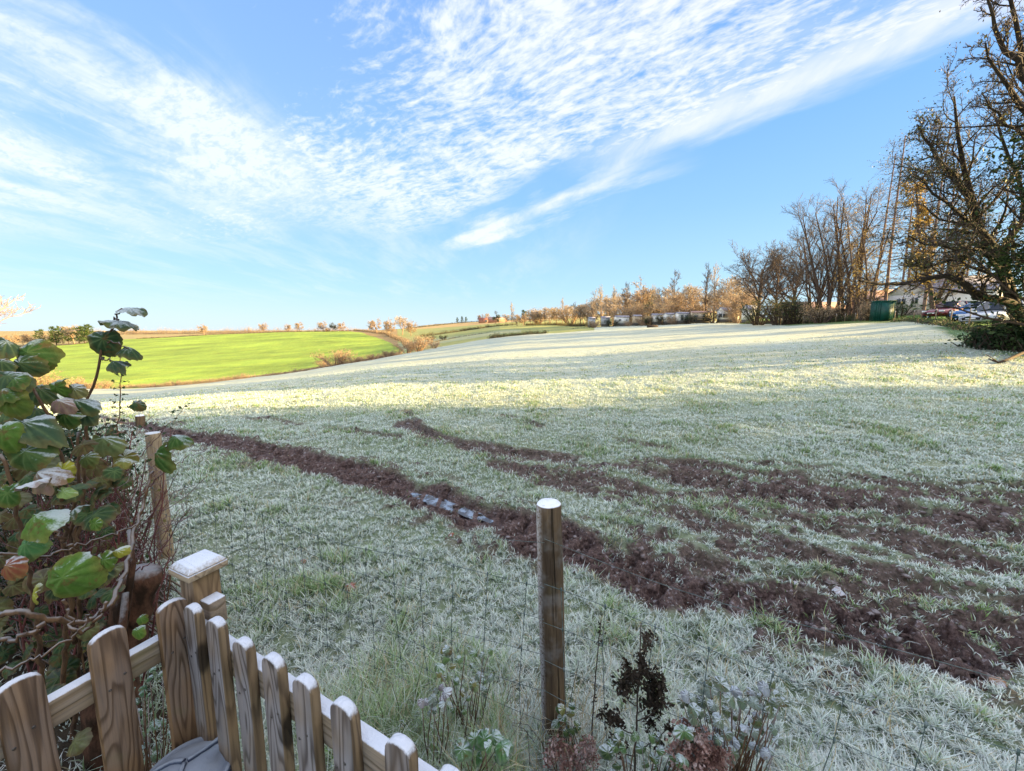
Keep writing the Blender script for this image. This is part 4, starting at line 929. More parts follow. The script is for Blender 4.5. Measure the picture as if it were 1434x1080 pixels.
house('bungalow', 'bungalow', 'low pale bungalow roof between container and white bungalow', 1247, 78, 8, 5.5, 2.4, 1.5, R_(0), M_cream, M_roofp, W2[:2])
b = MB(); p0 = gp(1254, 54); p1 = gp(1300, 50)
n_ = 14
for i_ in range(n_):
    q_ = p0 + (p1 - p0) * (i_ + .5) / n_; l_ = np.linalg.norm(p1 - p0) / n_
    b.box((q_[0], q_[1], float(Zb(q_[0], q_[1])) + .2), (l_ * .97, .35, .85 + .06 * (i_ % 3)), math.atan2(p1[1] - p0[1], p1[0] - p0[0]), 1, .03)
tag(b.build('stone_wall', M_stone), 'low pinkish stone wall below the white bungalow', 'wall')
GC = 'static caravans in a row at the top of the field'
cv = [(826, 150, 2.0, M_grey, 'small grey caravan at the left end of the row', 5), (845, 148, 2.8, M_grey, 'grey caravan half hidden by twigs, second from the left', -4),
 (867, 146, 4.6, M_white, 'long white caravan under the orange thicket', 3), (888, 143, 2.4, M_cream, 'short cream caravan right of the long white one', 0),
 (917, 138, 4.0, M_white, 'white caravan with lean-to, left of the dark conifer gap', -6), (933, 134, 3.2, M_white, 'narrow white caravan between dark bushes', 6),
 (950, 130, 3.6, M_white, 'square white caravan with double door', 0), (975, 127, 5.6, M_cream, 'long cream caravan with dark veranda', -10), (1013, 121, 5.4, M_white, 'large white caravan with gabled end and dark bay window', 12),
 (1042, 104, 2.4, M_white, 'small white shed beside the dark rounded bush', 0)]
for i, (px, d, L, m_, lb, rz) in enumerate(cv):
    ws = [('f', -L * .3, 1.35, L * .14, .65), ('f', L * .1, 1.35, L * .12, .65)] if i % 2 else [('f', -L * .22, 1.35, L * .2, .7), ('f', L * .3, 1.35, L * .1, .7)]
    if i == 6: ws = [('f', -.7, .5, .9, 1.9), ('f', .7, .5, .9, 1.9)]
    if i == 8: ws = [('f', -2.2, .9, 2.2, 1.3), ('f', 1.2, 1.1, 1.6, 1.0), ('l', 0, 1.0, 1.6, 1.2)]
    r = house('static_caravan' if i != 9 else 'garden_shed', 'caravan' if i != 9 else 'shed', lb, px, d, L, 3.0, 2.75 if i < 8 else 3.0, .45 if i < 8 else 1.0, R_(rz), m_, M_roofg if i != 7 else M_roofp, ws, None, GC if i != 9 else None, .5, .55)
    if i == 7:   # dark veranda
        v_ = MB(); v_.box((.3, -2.1, .9), (4.4, 1.2, .08))
        for k in range(12): v_.box((-1.8 + k * .4, -2.66, 1.3), (.06, .05, .75))
        v_.box((.3, -2.66, 1.72), (4.4, .07, .07)); 
        for k in range(3): v_.box((-1.7 + k * 2.0, -2.1, .45), (.12, 1.0, .85))
        v_.build('veranda', M_dkpanel, r)
# farm buildings on the far hillside
for px, d, L, lb in [(681, 470, 16, 'low farm barn with red roof, left of the two on the hillside'), (697, 450, 20, 'dark roofed farm barn, right of the two on the hillside')]:
    house('barn', 'barn', lb, px, d, L, 8, 3.0, 2.6, R_(10), M_brick, M_redroof if px == 681 else M_roofp, [('f', 0, .5, 3, 2.2)], None, None)
# green container
gm_ = plain('green_metal', (.004, .065, .05), (.006, .05, .04), 3, .45, .2); p = gp(1223, 45)
r = empty('storage_container', tuple(p), R_(-28), 'dark green metal storage container at the field edge', 'container')
b = MB(); b.box((0, 0, 1.05), (1.7, 1.5, 2.1))
for k in range(9): b.box((-.8 + k * .2, -.765, 1.05), (.09, .03, 1.95))
for k in range(7): b.box((-.865, -.6 + k * .2, 1.05), (.03, .09, 1.95))
b.build('body', gm_, r); MB().box((0, 0, 2.14), (1.85, 1.65, .09)).build('roof', gm_, r)
dd = MB().box((.15, -.80, 1.0), (.9, .04, 1.8)).build('door', gm_, r); MB().box((.5, -.84, 1.0), (.04, .04, .5)).build('handle', M_frame, dd)
# ---------------------------------------------------------------- parked cars
def paint(name, c):
    m, g = mat(name); tc = g.n('ShaderNodeTexCoord', out=3); n = g.noise(tc, 5, 4)
    cc = g.mix(g.m('MULTIPLY', g.sstep(n, .5, .8), .25), c, (.5, .55, .6)); finish(g, cc, .28, None, .5, Metallic=.2, **{'Coat Weight': .6}); return m
M_tyre = plain('tyre', (.02, .02, .02), None, 20, .9); M_rim = plain('rim', (.55, .56, .58), (.45, .46, .48), 8, .3, metal=.8)
M_lamp = plain('headlamp', (.75, .78, .8), (.6, .63, .66), 6, .15); M_trim = plain('black_trim', (.02, .02, .022), None, 8, .6); M_tail = plain('tail_lamp', (.35, .02, .015), None, 6, .3)
def car(name, label, px, d, rz, pm, tall=1.0, suv=False, dz=0.0):
    p = gp(px, d); r = empty(name, (p[0], p[1], p[2] + dz), rz, label, 'car', 'cars in the car park behind the posts')
    Lh = 2.12; wd = .88
    # body loft: stations (x, belt height, sill height, half width)
    zt = .96 * tall; zh = .80 * tall
    st = [(-Lh, .50, .34, .55), (-Lh + .05, .62, .26, .70), (-1.9, .72 * tall, .22, .82), (-1.5, zh, .22, .87), (-1.0, zh + .07, .22, wd), (-.75, zt, .22, wd), (0, zt, .22, wd), (1.0, zt + .02, .22, wd), (1.6, zt, .22, .87), (1.95, zt - .04, .26, .82), (Lh - .04, .80 * tall, .32, .76), (Lh, .62, .40, .66)]
    V = []; n = 9
    for x, zb, zs, w_ in st:
        arch = 0
        ring = [(-w_ * .93, zs), (-w_, zs + .18), (-w_ * 1.01, (zs + zb) / 2 + .05), (-w_ * .95, zb - .06), (-w_ * .80, zb), (0, zb + .035)]
        ring = ring + [(-y, z) for y, z in ring[-2::-1]]
        V += [(x, y, z) for y, z in ring]
    n = 11; Q = [(k * n + i, k * n + i + 1, (k + 1) * n + i + 1, (k + 1) * n + i) for k in range(len(st) - 1) for i in range(n - 1)]
    Q += [((k + 1) * n, (k + 1) * n + n - 1, k * n + n - 1, k * n) for k in range(len(st) - 1)]
    m0 = MB(); m0.add(V, Q); e = len(st) - 1
    for base in (0, e * n):
        m0.T.append(np.array([(base, base + i, base + i + 1) for i in range(1, n - 1)]))
    body = m0.build('body', pm, r, True); md = body.modifiers.new('s', 'SUBSURF'); md.levels = md.render_levels = 1
    top = (1.47 if not suv else 1.66)
    gs = [(-.98, .72, zt - .02, zt + .02), (-.25, .60, zt, top - .03), (.3, .60, zt, top), (1.1, .58, zt, top - .04), (1.85 if suv else 1.75, .66, zt, zt + .06)]
    V = []
    for x, w_, z0, z1 in gs: V += [(x, -.80, z0), (x, -w_, z1), (x, w_, z1), (x, .80, z0)]
    Q = [(k * 4 + i, k * 4 + i + 1, (k + 1) * 4 + i + 1, (k + 1) * 4 + i) for k in range(4) for i in range(3)]
    c_ = MB(); c_.add(V, Q); c_.T.append(np.array([(0, 1, 2), (0, 2, 3), (16, 18, 17), (16, 19, 18)])); c_.build('windows', M_glassd, r)
    t_ = MB(); V = []
    for x, w_, z0, z1 in gs[1:4]: V += [(x, -w_ - .01, z1 - .01), (x, -w_ * .8, z1 + .035), (x, w_ * .8, z1 + .035), (x, w_ + .01, z1 - .01)]
    t_.add(V, [(k * 4 + i, k * 4 + i + 1, (k + 1) * 4 + i + 1, (k + 1) * 4 + i) for k in range(2) for i in range(3)]); 
    for s in (-1, 1):   # pillars
        for (xa, za, wa), (xb, zb_, wb) in (((-.98, zt, .79), (-.25, top - .03, .62)), ((.35, zt, .81), (.35, top, .61)), ((1.78, zt + .02, .78), (1.1, top - .04, .60))):
            t_.tube([(xa, s * wa, za), (xb, s * wb, zb_)], .035, 6)
    t_.build('roof', pm, r)
    for x in (-1.32, 1.30):
        for s in (-1, 1):
            MB().lathe([(.36, -.10), (.40, 0), (.36, .10)], (x, s * .80, .36), 20, 'y').build('wheel_arch', M_trim, r)
            wh = MB().lathe([(.20, -.11), (.31, -.11), (.335, -.06), (.335, .06), (.31, .11), (.20, .11)], (x, s * .83, .33), 24, 'y').build('wheel', M_tyre, r, True)
            m_ = MB(); m_.lathe([(.20, -.06), (.215, .0), (.20, .06)], (x, s * .88, .33), 20, 'y'); m_.lathe([(.001, -.05), (.05, -.05), (.05, .06), (.001, .06)], (x, s * .88, .33), 10, 'y')
            for k in range(5):
                a = k * 2 * PI / 5 + .3; m_.tube([(x + .04 * math.cos(a), s * .925, .33 + .04 * math.sin(a)), (x + .205 * math.cos(a), s * .92, .33 + .205 * math.sin(a))], [.03, .022], 6)
            m_.build('rim', M_rim, wh)
    for s in (-1, 1):
        MB().box((-1.98, s * .60, .64 * tall), (.20, .30, .13), -s * .35, 1, .03).build('headlight', M_lamp, r)
        MB().box((1.98, s * .66, .78 * tall), (.16, .2, .16)).build('taillight', M_tail, r)
        MB().box((-.82, s * .94, zt + .06), (.12, .16, .12), 0, .8).build('mirror', pm, r)
        MB().box((.0, s * (wd + .012), .30), (2.0, .02, .12)).build('sill_trim', M_trim, r)
    MB().box((-2.10, 0, .47), (.08, .95, .16), 0, 1, .02).build('grille', M_trim, r)
    MB().box((-2.155, 0, .47), (.02, .5, .10)).build('number_plate', M_frame, r)
    return r
car('parked_car', 'red car, leftmost of the three behind the posts', 1318, 34, R_(10), paint('red_paint', (.17, .008, .012)), dz=.1)
car('parked_car', 'blue car between the red car and the white car', 1362, 30, R_(10), paint('blue_paint', (.02, .13, .36)), 1.05, dz=.1)
car('parked_car', 'silvery white car nearest the gate posts, half behind branches', 1386, 25.5, R_(6), paint('white_paint', (.50, .52, .56)), 1.06, True, dz=.1)
# ---------------------------------------------------------------- posts along the far boundary
M_post = plain('post_wood', (.30, .22, .14), (.16, .12, .085), 5, .85, .5, .15, (5, 5, .8), frost=.6)
GP = 'posts of the fence along the field edge'
fp = [(1241, 42, 1.0, .07, 'thin fence post at the right side of the green container'), (1267, 36, 1.0, .06, 'thin fence post left of the red car'), (1297, 30.5, 1.05, .07, 'fence post before the red car bonnet'),
 (1318, 27.5, 1.05, .08, 'fence post between the red car and the blue car'), (1344, 24, 1.0, .07, 'fence post beside the white car front wheel'), (1381, 20.5, 1.0, .07, 'fence post right of the white car wheel, short of the gate posts'),
 (1116, 61, 1.0, .09, 'leftmost pale post under the fan-shaped tree'), (1125, 60, 1.2, .08, 'second pale post under the fan-shaped tree'), (1133, 59, 1.5, .10, 'tall white marker post under the fan-shaped tree'),
 (1141, 58.5, 1.1, .09, 'post just right of the tall white marker post'), (1151, 58, 1.2, .11, 'thick pale post at the foot of the fan-shaped tree'), (1161, 56, 1.15, .09, 'pale post right of the thick pale one'),
 (1173, 55, 1.1, .08, 'post between the rusty twigged trees'), (1187, 53, 1.1, .08, 'post left of the golden twiggy tree'), (1201, 50, 1.2, .09, 'dark post near the left side of the green container')]
for px, d, h, rr_, lb in fp:
    p = gp(px, d); m_ = MB(); m_.tube([(0, 0, -.3), (0, 0, h * .5), (.01, 0, h)], [rr_ * .55, rr_ * .5, rr_ * .48], 8); o = m_.build('fence_post', M_post, None, True); o.location = p; tag(o, lb, 'post', GP)
for px, d, h, rr_, lb in [(1409, 17.5, 1.15, .13, 'left of the two thick gate posts at the right edge'), (1422, 17.2, 1.2, .10, 'right of the two thick gate posts at the right edge')]:
    p = gp(px, d); m_ = MB(); m_.box((0, 0, h / 2 - .2), (rr_ * 1.6, rr_ * 1.6, h + .4), .3, 1, .02); m_.box((0, 0, h + .02), (rr_ * 1.75, rr_ * 1.75, .04), .3, .7, .02)
    o = m_.build('gate_post', M_post); o.location = p; tag(o, lb, 'post')
for px, d, h in ():
    pass
# fallen branch
A = [ground_at(1384, 508), ground_at(1398, 510), ground_at(1412, 506), ground_at(1434, 498), ground_at(1470, 490)]
A = [(p[0], p[1], p[2] + z_) for p, z_ in zip(A, (.12, .05, .06, .12, .2))]
b = MB(); b.tube(A, [.02, .035, .045, .05, .06], 8); b.tube([A[1], (A[1][0] - .1, A[1][1] + .3, A[1][2] + .25)], [.02, .008], 5); b.tube([A[3], (A[3][0] - .2, A[3][1] + .1, A[3][2] + .4)], [.02, .008], 5)
tag(b.build('fallen_branch', B_dark, None, True), 'dark fallen branch lying on the frosty grass at the right edge', 'branch')
b = MB(); q_ = ground_at(914, 459); b.tube([(q_[0] - 1.4, q_[1], q_[2] + .25), (q_[0], q_[1], q_[2] + .35), (q_[0] + 1.3, q_[1], q_[2] + .25)], [.3, .4, .3], 8)
tag(b.build('log', B_dark, None, True), 'dark log lying in the field before the caravans', 'log')
# ---------------------------------------------------------------- wooden fence in the foreground
def wood(name, light, dark, axis='Z', grey=.0, frost=.9, scale=1.0, seed=0.0):
    m, g = mat(name); tc = g.n('ShaderNodeTexCoord', out=3); oi = g.n('ShaderNodeObjectInfo', out=5) if False else None
    sc_ = (9, 9, 1.1) if axis == 'Z' else (1.1, 9, 9)
    p = g.mapv(tc, scale=tuple(s * scale for s in sc_)); rnd = g.n('ShaderNodeObjectInfo').node.outputs['Random']
    p = g.n('ShaderNodeVectorMath', operation='ADD', i={0: p, 1: g.vec(g.m('MULTIPLY', rnd, 37.0), g.m('MULTIPLY', rnd, 11.0), seed)})
    warp = g.noise(p, 1.1, 3, .5)
    rings = g.m('FRACT', g.m('MULTIPLY', g.m('ADD', g.noise(p, .85, 2, .4), g.m('MULTIPLY', warp, .16)), 17.0))
    rl = g.m('MULTIPLY', g.sstep(rings, .0, .45), g.sstep(rings, 1.0, .82))
    fib = g.noise(g.mapv(tc, scale=(120, 120, 3) if axis == 'Z' else (3, 120, 120)), 1.0, 4, .6)
    c = g.mix(g.m('ADD', g.m('MULTIPLY', rl, .45), g.m('MULTIPLY', g.noise(p, 4.0, 5, .65), .55)), dark, light); c = g.mix(g.m('MULTIPLY', g.sstep(fib, .4, .7), .45), c, tuple(x * .45 for x in dark))
    lg = g.noise(tc, 3.0, 3); onx = g.m('ABSOLUTE', g.xyz(g.n('ShaderNodeTexCoord', out=1))[0]); gr = g.m('MULTIPLY', g.m('MULTIPLY', g.sstep(lg, .3, .62), grey), g.sstep(onx, .8, .4) if axis == 'Z' else 1.0); c = g.mix(g.m('MULTIPLY', gr, .75), c, g.mix(rl, (.08, .08, .095), (.27, .28, .33)))
    kn = g.n('ShaderNodeTexVoronoi', i={'Vector': g.mapv(p, scale=(.35, .35, 1.2)), 'Scale': 1.6}); c = g.mix(g.m('MULTIPLY', g.sstep(kn, .17, .10), .85), c, (.018, .012, .008))
    al = g.m('MULTIPLY', g.sstep(g.noise(tc, 6.0, 3), .58, .75), .35); c = g.mix(al, c, (.12, .13, .04))
    nz = g.xyz(g.n('ShaderNodeNewGeometry', out=1))[2]
    sp = g.noise(tc, 90.0, 3, .6)
    f = g.m('MULTIPLY', g.sstep(g.m('ADD', nz, g.m('MULTIPLY', g.m('SUBTRACT', sp, .5), .7)), .35, .85), frost)
    c = g.mix(f, c, (.62, .66, .74))
    hh = g.m('ADD', g.m('MULTIPLY', rl, .5), g.m('ADD', g.m('MULTIPLY', fib, .6), g.m('MULTIPLY', f, g.m('MULTIPLY', sp, 1.5))))
    finish(g, c, .75, g.n('ShaderNodeBump', i={'Height': hh, 'Strength': .6, 'Distance': .004}), .25); return m
M_pick = wood('picket_wood', (.24, .145, .072), (.045, .024, .014), 'Z', .3, .8, 1.25)
M_pickB = wood('picket_wood_weathered', (.24, .17, .10), (.055, .036, .025), 'Z', .85, .8, 1.25)
M_rail = wood('rail_wood', (.30, .22, .13), (.14, .10, .06), 'X', .40, .9, .6)
M_fpost = wood('square_post_wood', (.26, .175, .095), (.09, .055, .03), 'Z', .3)
def bev(o, w_=.004, s=2):
    m = o.modifiers.new('bevel', 'BEVEL'); m.width = w_; m.segments = s; m.limit_method = 'ANGLE'; m.angle_limit = R_(40); return o
def picket(parent, x, top, w_, th, mat_, lean=0.0, cant=.0, knot=True):
    """board standing at local x, front face towards local -y"""
    zt = top; hw = w_ / 2; arc = .030; P = [(-hw, -.05), (hw, -.05)]
    n = 10
    for k in range(n + 1):
        a = PI * k / n; P.append((hw * math.cos(a), zt - arc + arc * math.sin(a) ** .8 + cant * math.cos(a)))
    b = MB(); b.prism(P, (0, 0, 0), (1, 0, 0), (0, 0, 1), (0, th, 0))
    o = b.build('picket', mat_, parent); o.location = (x, -th, 0); o.rotation_euler = (0, lean, 0); bev(o, .005)
    for k in (-1, 1):
        n_ = MB(); n_.lathe([(.001, -.0015), (.0035, -.0012), (.0038, .001)], (k * w_ * .22 + lean * .8, -.0002, .80 + k * .012), 8, 'y'); n_.build('nail', M_nail, o)
    return o
TP = .95
M_nail = plain('nail', (.10, .09, .085), None, 30, .5, metal=.6)
def panel(name, A, B, label, pos, w_, th, mat_, rail_z, seed, ends=(.1, .1), tops=None):
    A = np.array(A); B = np.array(B); dr = (B - A); L = np.hypot(*dr); rz = math.atan2(dr[1], dr[0])
    r = empty(name, (A[0], A[1], 0), rz, label, 'fence'); rg = random.Random(seed)
    for i, x in enumerate(pos):
        picket(r, x, (tops[i] if tops else TP + rg.uniform(-.006, .006)), w_[i] if isinstance(w_, (list, tuple)) else w_, th, mat_, rg.uniform(-.012, .012), rg.uniform(-.004, .004))
    for z, h in rail_z:
        l = L + ends[0] + ends[1]
        o = MB().box((0, 0, 0), (l, .034, h)).build('rail', M_rail, r); o.location = ((L + ends[1] - ends[0]) / 2, .0175, z); bev(o, .004)
    return r
# short panel, running away from the camera on the left; its front faces the camera side
pa = [at_z(31, 943, TP), at_z(145, 888, TP), at_z(236, 838, TP)]
A = pa[2][:2]; B = pa[0][:2] + (pa[0][:2] - pa[1][:2]) * 1.0
dA = np.array(A) - np.array(B); LA = np.hypot(*dA)
ux = dA / LA; pos = [float(np.dot(np.array(p[:2]) - B, ux)) for p in (pa[0], pa[1], pa[2])]
# local -y must face the camera: run from the near end to the far end with the front on the right-hand side
panel('picket_fence', B, A, 'picket fence of three wide brown boards at the left, ending at the capped post', [pos[0] - .165, pos[0], pos[1], pos[2]], .076, .022, M_pick, [(.80, .075), (.30, .075)], 4, (.3, .06))
pb = [at_z(*q, TP) for q in [(276, 843), (309, 863), (347, 888), (387, 913), (437, 943), (494, 979), (562, 1023), (636, 1068)]]
A2, B2 = pb[0][:2], pb[-1][:2]; dB = B2 - A2; LB = np.hypot(*dB); ub = dB / LB
posb = [float(np.dot(p[:2] - A2, ub)) for p in pb]
posb += [posb[-1] + .137, posb[-1] + .274]
panel('picket_fence', A2, B2, 'picket fence of narrow greyed boards running from the capped post toward the lower middle', posb, .068, .026, M_pickB, [(.815, .085), (.30, .085)], 5, (.09, .5))
# capped square post
c0 = at_z(276, 800, 1.0); pr = empty('gate_post', (c0[0] - .01, c0[1] + .02, 0), math.atan2(dB[1], dB[0]) + .05, 'square wooden post with frosted cap where the two picket fences meet', 'post')
bev(MB().box((0, 0, .47), (.078, .078, 1.04)).build('shaft', M_fpost, pr), .004)
cp = MB(); cp.box((0, 0, 1.003), (.114, .114, .020)); cp.box((0, 0, 1.024), (.114, .114, .018), 0, .72)
M_cap = wood('cap_wood', (.42, .32, .2), (.2, .14, .09), 'X', .2, 1.0); bev(cp.build('cap', M_cap, pr), .003)
bev(MB().box((.062, .0, .872), (.05, .05, .085)).build('rail_end', M_rail, pr), .004)
# ---------------------------------------------------------------- round posts and wire netting
def rpost(base, h, r0, label, seed, lean=(0, 0), name='fence_post', group='round posts of the wire fence'):
    rg = np.random.default_rng(seed); n = 28; K = 26; V = []
    th = np.linspace(0, 2 * PI, n, endpoint=False); zz = np.linspace(-.3, h, K)
    prof = 1 + .03 * np.sin(th * 3 + seed) + .02 * np.sin(th * 5 + 1.3 * seed)
    for z in zz:
        rr_ = r0 * (prof + .012 * rg.normal(size=n)) * (1 + .02 * math.sin(z * 7 + seed)) * (1.03 - .04 * z / h)
        V.append(np.stack([rr_ * np.cos(th), rr_ * np.sin(th), np.full(n, z)], 1))
    V.append(V[-1] * np.array([.93, .93, 1]) + np.array([0, 0, .006]))
    top = V[-1].copy(); V.append(top * np.array([.5, .5, 1]) + np.array([0, 0, .002])); V.append(top * np.array([.05, .05, 1]) + np.array([0, 0, .003]))
    Kt = len(V); Q = [(k * n + i, k * n + (i + 1) % n, (k + 1) * n + (i + 1) % n, (k + 1) * n + i) for k in range(Kt - 1) for i in range(n)]
    T = [((Kt - 1) * n, (Kt - 1) * n + i, (Kt - 1) * n + i + 1) for i in range(1, n - 1)]
    o = mesh_np(name, np.vstack(V), Q, T, M_round, None, True); o.location = base; o.rotation_euler = (lean[0], lean[1], 0)
    for e in range(1):
        pass
    return tag(o, label, 'post', group)
def roundwood(name):
    m, g = mat(name); tc = g.n('ShaderNodeTexCoord', out=3)
    n1 = g.noise(g.mapv(tc, scale=(14, 14, 1.6)), 1.0, 5, .62); n2 = g.noise(tc, 5.0, 4, .6); fib = g.noise(g.mapv(tc, scale=(110, 110, 4)), 1.0, 4, .6)
    c = g.ramp(n1, [(.3, (.025, .018, .013)), (.45, (.085, .06, .038)), (.58, (.165, .115, .068)), (.75, (.25, .19, .12))])
    c = g.mix(g.m('MULTIPLY', g.sstep(fib, .42, .66), .5), c, (.07, .05, .035))
    c = g.mix(g.m('MULTIPLY', g.sstep(n2, .5, .68), .6), c, (.20, .195, .19))
    c = g.mix(g.m('MULTIPLY', g.sstep(g.noise(tc, 3.1, 3), .55, .7), .5), c, (.10, .10, .04))
    crack = g.sstep(g.noise(g.mapv(tc, scale=(60, 60, .8)), 1.0, 2), .68, .72); c = g.mix(g.m('MULTIPLY', crack, .8), c, (.02, .015, .01))
    geo = g.n('ShaderNodeNewGeometry', out=1); xyz = g.xyz(geo); pos_ = g.xyz(tc); sp = g.noise(tc, 120.0, 3)
    top = g.sstep(xyz[2], .5, .8); rad = g.m('SQRT', g.m('ADD', g.m('MULTIPLY', pos_[0], pos_[0]), g.m('MULTIPLY', pos_[1], pos_[1])))
    ring = g.m('MULTIPLY', g.sstep(g.m('SINE', g.m('MULTIPLY', g.m('ADD', rad, g.m('MULTIPLY', g.noise(tc, 20.0, 2), .008)), 900.0)), .2, .9), .3)
    fr = g.mix(g.m('ADD', ring, g.m('MULTIPLY', sp, .2)), (.80, .83, .88), (.50, .52, .56))
    c = g.mix(top, c, fr)
    side = g.m('MULTIPLY', g.sstep(g.m('MULTIPLY', xyz[0], -1.0), .55, .95), g.sstep(sp, .3, .6)); c = g.mix(g.m('MULTIPLY', side, .55), c, (.6, .62, .66))
    hh = g.m('ADD', g.m('ADD', n1, g.m('MULTIPLY', fib, .5)), g.m('MULTIPLY', crack, -1.2))
    finish(g, c, .85, g.n('ShaderNodeBump', i={'Height': hh, 'Strength': .9, 'Distance': .008}), .08); return m
M_round = roundwood('round_post_wood'); M_pale = plain('pale_post_wood', (.40, .31, .20), (.24, .17, .10), 5, .85, .5, .15, (12, 12, 1.2), frost=.7)
P1 = np.array([.152, 1.497]); P2 = np.array([-2.70, 2.92])
z1 = float(Zg(*P1)[0]); z2 = float(Zg(*P2)[0])
rpost((P1[0] + .03, P1[1], z1 - .02), 1.08, .050, 'round weathered post with frosty flat top standing in the middle foreground', 3, (0, -.035))
rpost((P2[0], P2[1], z2 - .02), 1.02, .047, 'pale round post half hidden in red twigs at the left, beside the leafy shrub', 5, (0, .01)).data.materials[0] = M_pale
P0 = P1 + (P1 - P2) / np.linalg.norm(P1 - P2) * 2.9
rpost((P0[0], P0[1], 0), 1.08, .05, 'round post of the wire fence just beyond the lower right corner', 6)
sp_ = at_z(197, 590, float(Zb(-8.4, 9)) ); sp_ = ground_at(197, 597)
o = rpost((sp_[0], sp_[1], sp_[2] - .02), .24, .075, 'short stout stump post alone in the frosty field at the left', 8, (.03, .08), 'stump_post', None)
M_wire = plain('wire', (.04, .075, .07), (.16, .20, .20), 45, .5, spec=.4, metal=.2)
wf = empty('wire_fence', (P1[0], P1[1], z1), 0, 'sagging green wire stock netting strung between the round posts', 'wire fence')
def span(Pa, Pb, sag, ex):
    Pa = np.array(Pa); Pb = np.array(Pb); L = np.linalg.norm(Pb - Pa); d = (Pb - Pa) / L
    nrm = np.array([-d[1], d[0]]); 
    if nrm[1] > 0: nrm = -nrm
    off = nrm * .062
    def pt(s, z):
        q = s / L; sg = sag * 4 * q * (1 - q) * z / .8; xy = Pa + d * s + off + nrm * (.03 * math.sin(q * PI)) 
        return np.array([xy[0] - P1[0], xy[1] - P1[1], z - sg - z1 + .012 * math.sin(s * 5 + z * 9)])
    return L, pt
rgw = random.Random(2)
ZW = [.77, .62, .46, .31, .18, .07]
for Pa, Pb, sag in ((P2, P1, .085), (P1, P0, .05)):
    L, pt = span(Pa, Pb, sag, 0); m_ = MB()
    for k, z in enumerate(ZW + [.955]):
        n = 40; r_ = (.0012, .001, .001, .001, .001, .001, .0009)[k]
        m_.tube([pt(L * i / n, z) for i in range(n + 1)], r_, 5, False)
    m_.build('line_wire', M_wire, wf, True)
    m_ = MB(); s = .09
    while s < L - .04:
        a = s; pts = []
        for z in ZW: a = s + rgw.uniform(-.006, .006) + .015 * math.sin(z * 6 + s * 3); pts.append(pt(min(a, L), z))
        m_.tube(pts, .0013, 5, False)
        for z, p in zip(ZW, pts): m_.tube([p - np.array([0, 0, .008]), p + np.array([0, 0, .008])], .0034, 5)
        s += .168 + rgw.uniform(-.008, .008)
    m_.build('stay_wire', M_wire, wf, True)
# ---------------------------------------------------------------- leaves
def leaf_geo(c, size, nrm, dirv, rg, droop=.35, fold=.25, wave=.12, col=(.10, .2, .04), edge=(.25, .22, .06), curl=0.0, lobes=5, asp=1.0):
    nrm = unit(np.array(nrm, float)); dirv = np.array(dirv, float); dirv = unit(dirv - nrm * (dirv @ nrm)); sd = np.cross(nrm, dirv)
    NT_, NR_ = 56, 8; th = np.linspace(0, 2 * PI, NT_, endpoint=False)
    ph0 = rg.random() * 6
    # heart-like outline, stalk at th = pi, tip at th = 0
    out = (1 + .16 * np.cos(th) ** 3 - .32 * np.exp(-((np.abs(th - PI)) / .25) ** 2) + .035 * np.cos(th * lobes + ph0) + .03 * np.abs(np.sin(th * 11 + rg.random() * 6)) + .05 * rg.normal(size=NT_) * .5)
    V = []; C = []; ph = rg.random(4) * 6
    for k in range(NR_ + 1):
        q = k / NR_; rho = out * q
        x = rho * np.cos(th); y = rho * np.sin(th) * asp
        z = -droop * (x + .1) ** 2 - fold * np.abs(y) * (.4 + q) + wave * q ** 2 * (np.sin(th * 2 + ph[0]) + .6 * np.sin(th * 3 + ph[3])) + .5 * wave * q * np.sin(th * 9 + ph[1]) + curl * y * y
        # veins: shallow creases
        v = np.min(np.abs(((th[:, None] - np.array([0, .62, -.62, 1.25, -1.25, 2.0, -2.0])[None]) + PI) % (2 * PI) - PI), axis=1) * max(q, .05) * 3
        vein = np.exp(-(v / .16) ** 2); z = z - .025 * vein * q + .03 * np.sin(rho * 17 + th * 3 + ph[2]) * q + .02 * np.sin(rho * 9 - th * 7 + ph[1]) * q + .012 * rg.normal(size=NT_) * q
        P = np.array(c) + size * .5 * (x[:, None] * dirv + y[:, None] * sd + z[:, None] * nrm); V.append(P)
        e = np.clip((q - .72) / .28 + .35 * np.sin(th * 3 + ph[2]), 0, 1) * (.3 + .7 * q)
        cc = np.array(col) * (1 - e[:, None]) + np.array(edge) * e[:, None]; cc = cc * (1 - .2 * vein[:, None]) + np.array([.26, .34, .12]) * .2 * vein[:, None]
        C.append(cc)
    V = np.vstack(V); C = np.vstack(C); n = NT_; i = np.arange(n); j = (i + 1) % n
    Q = np.vstack([np.stack([k * n + i, k * n + j, (k + 1) * n + j, (k + 1) * n + i], 1) for k in range(NR_)])
    return V, Q, C
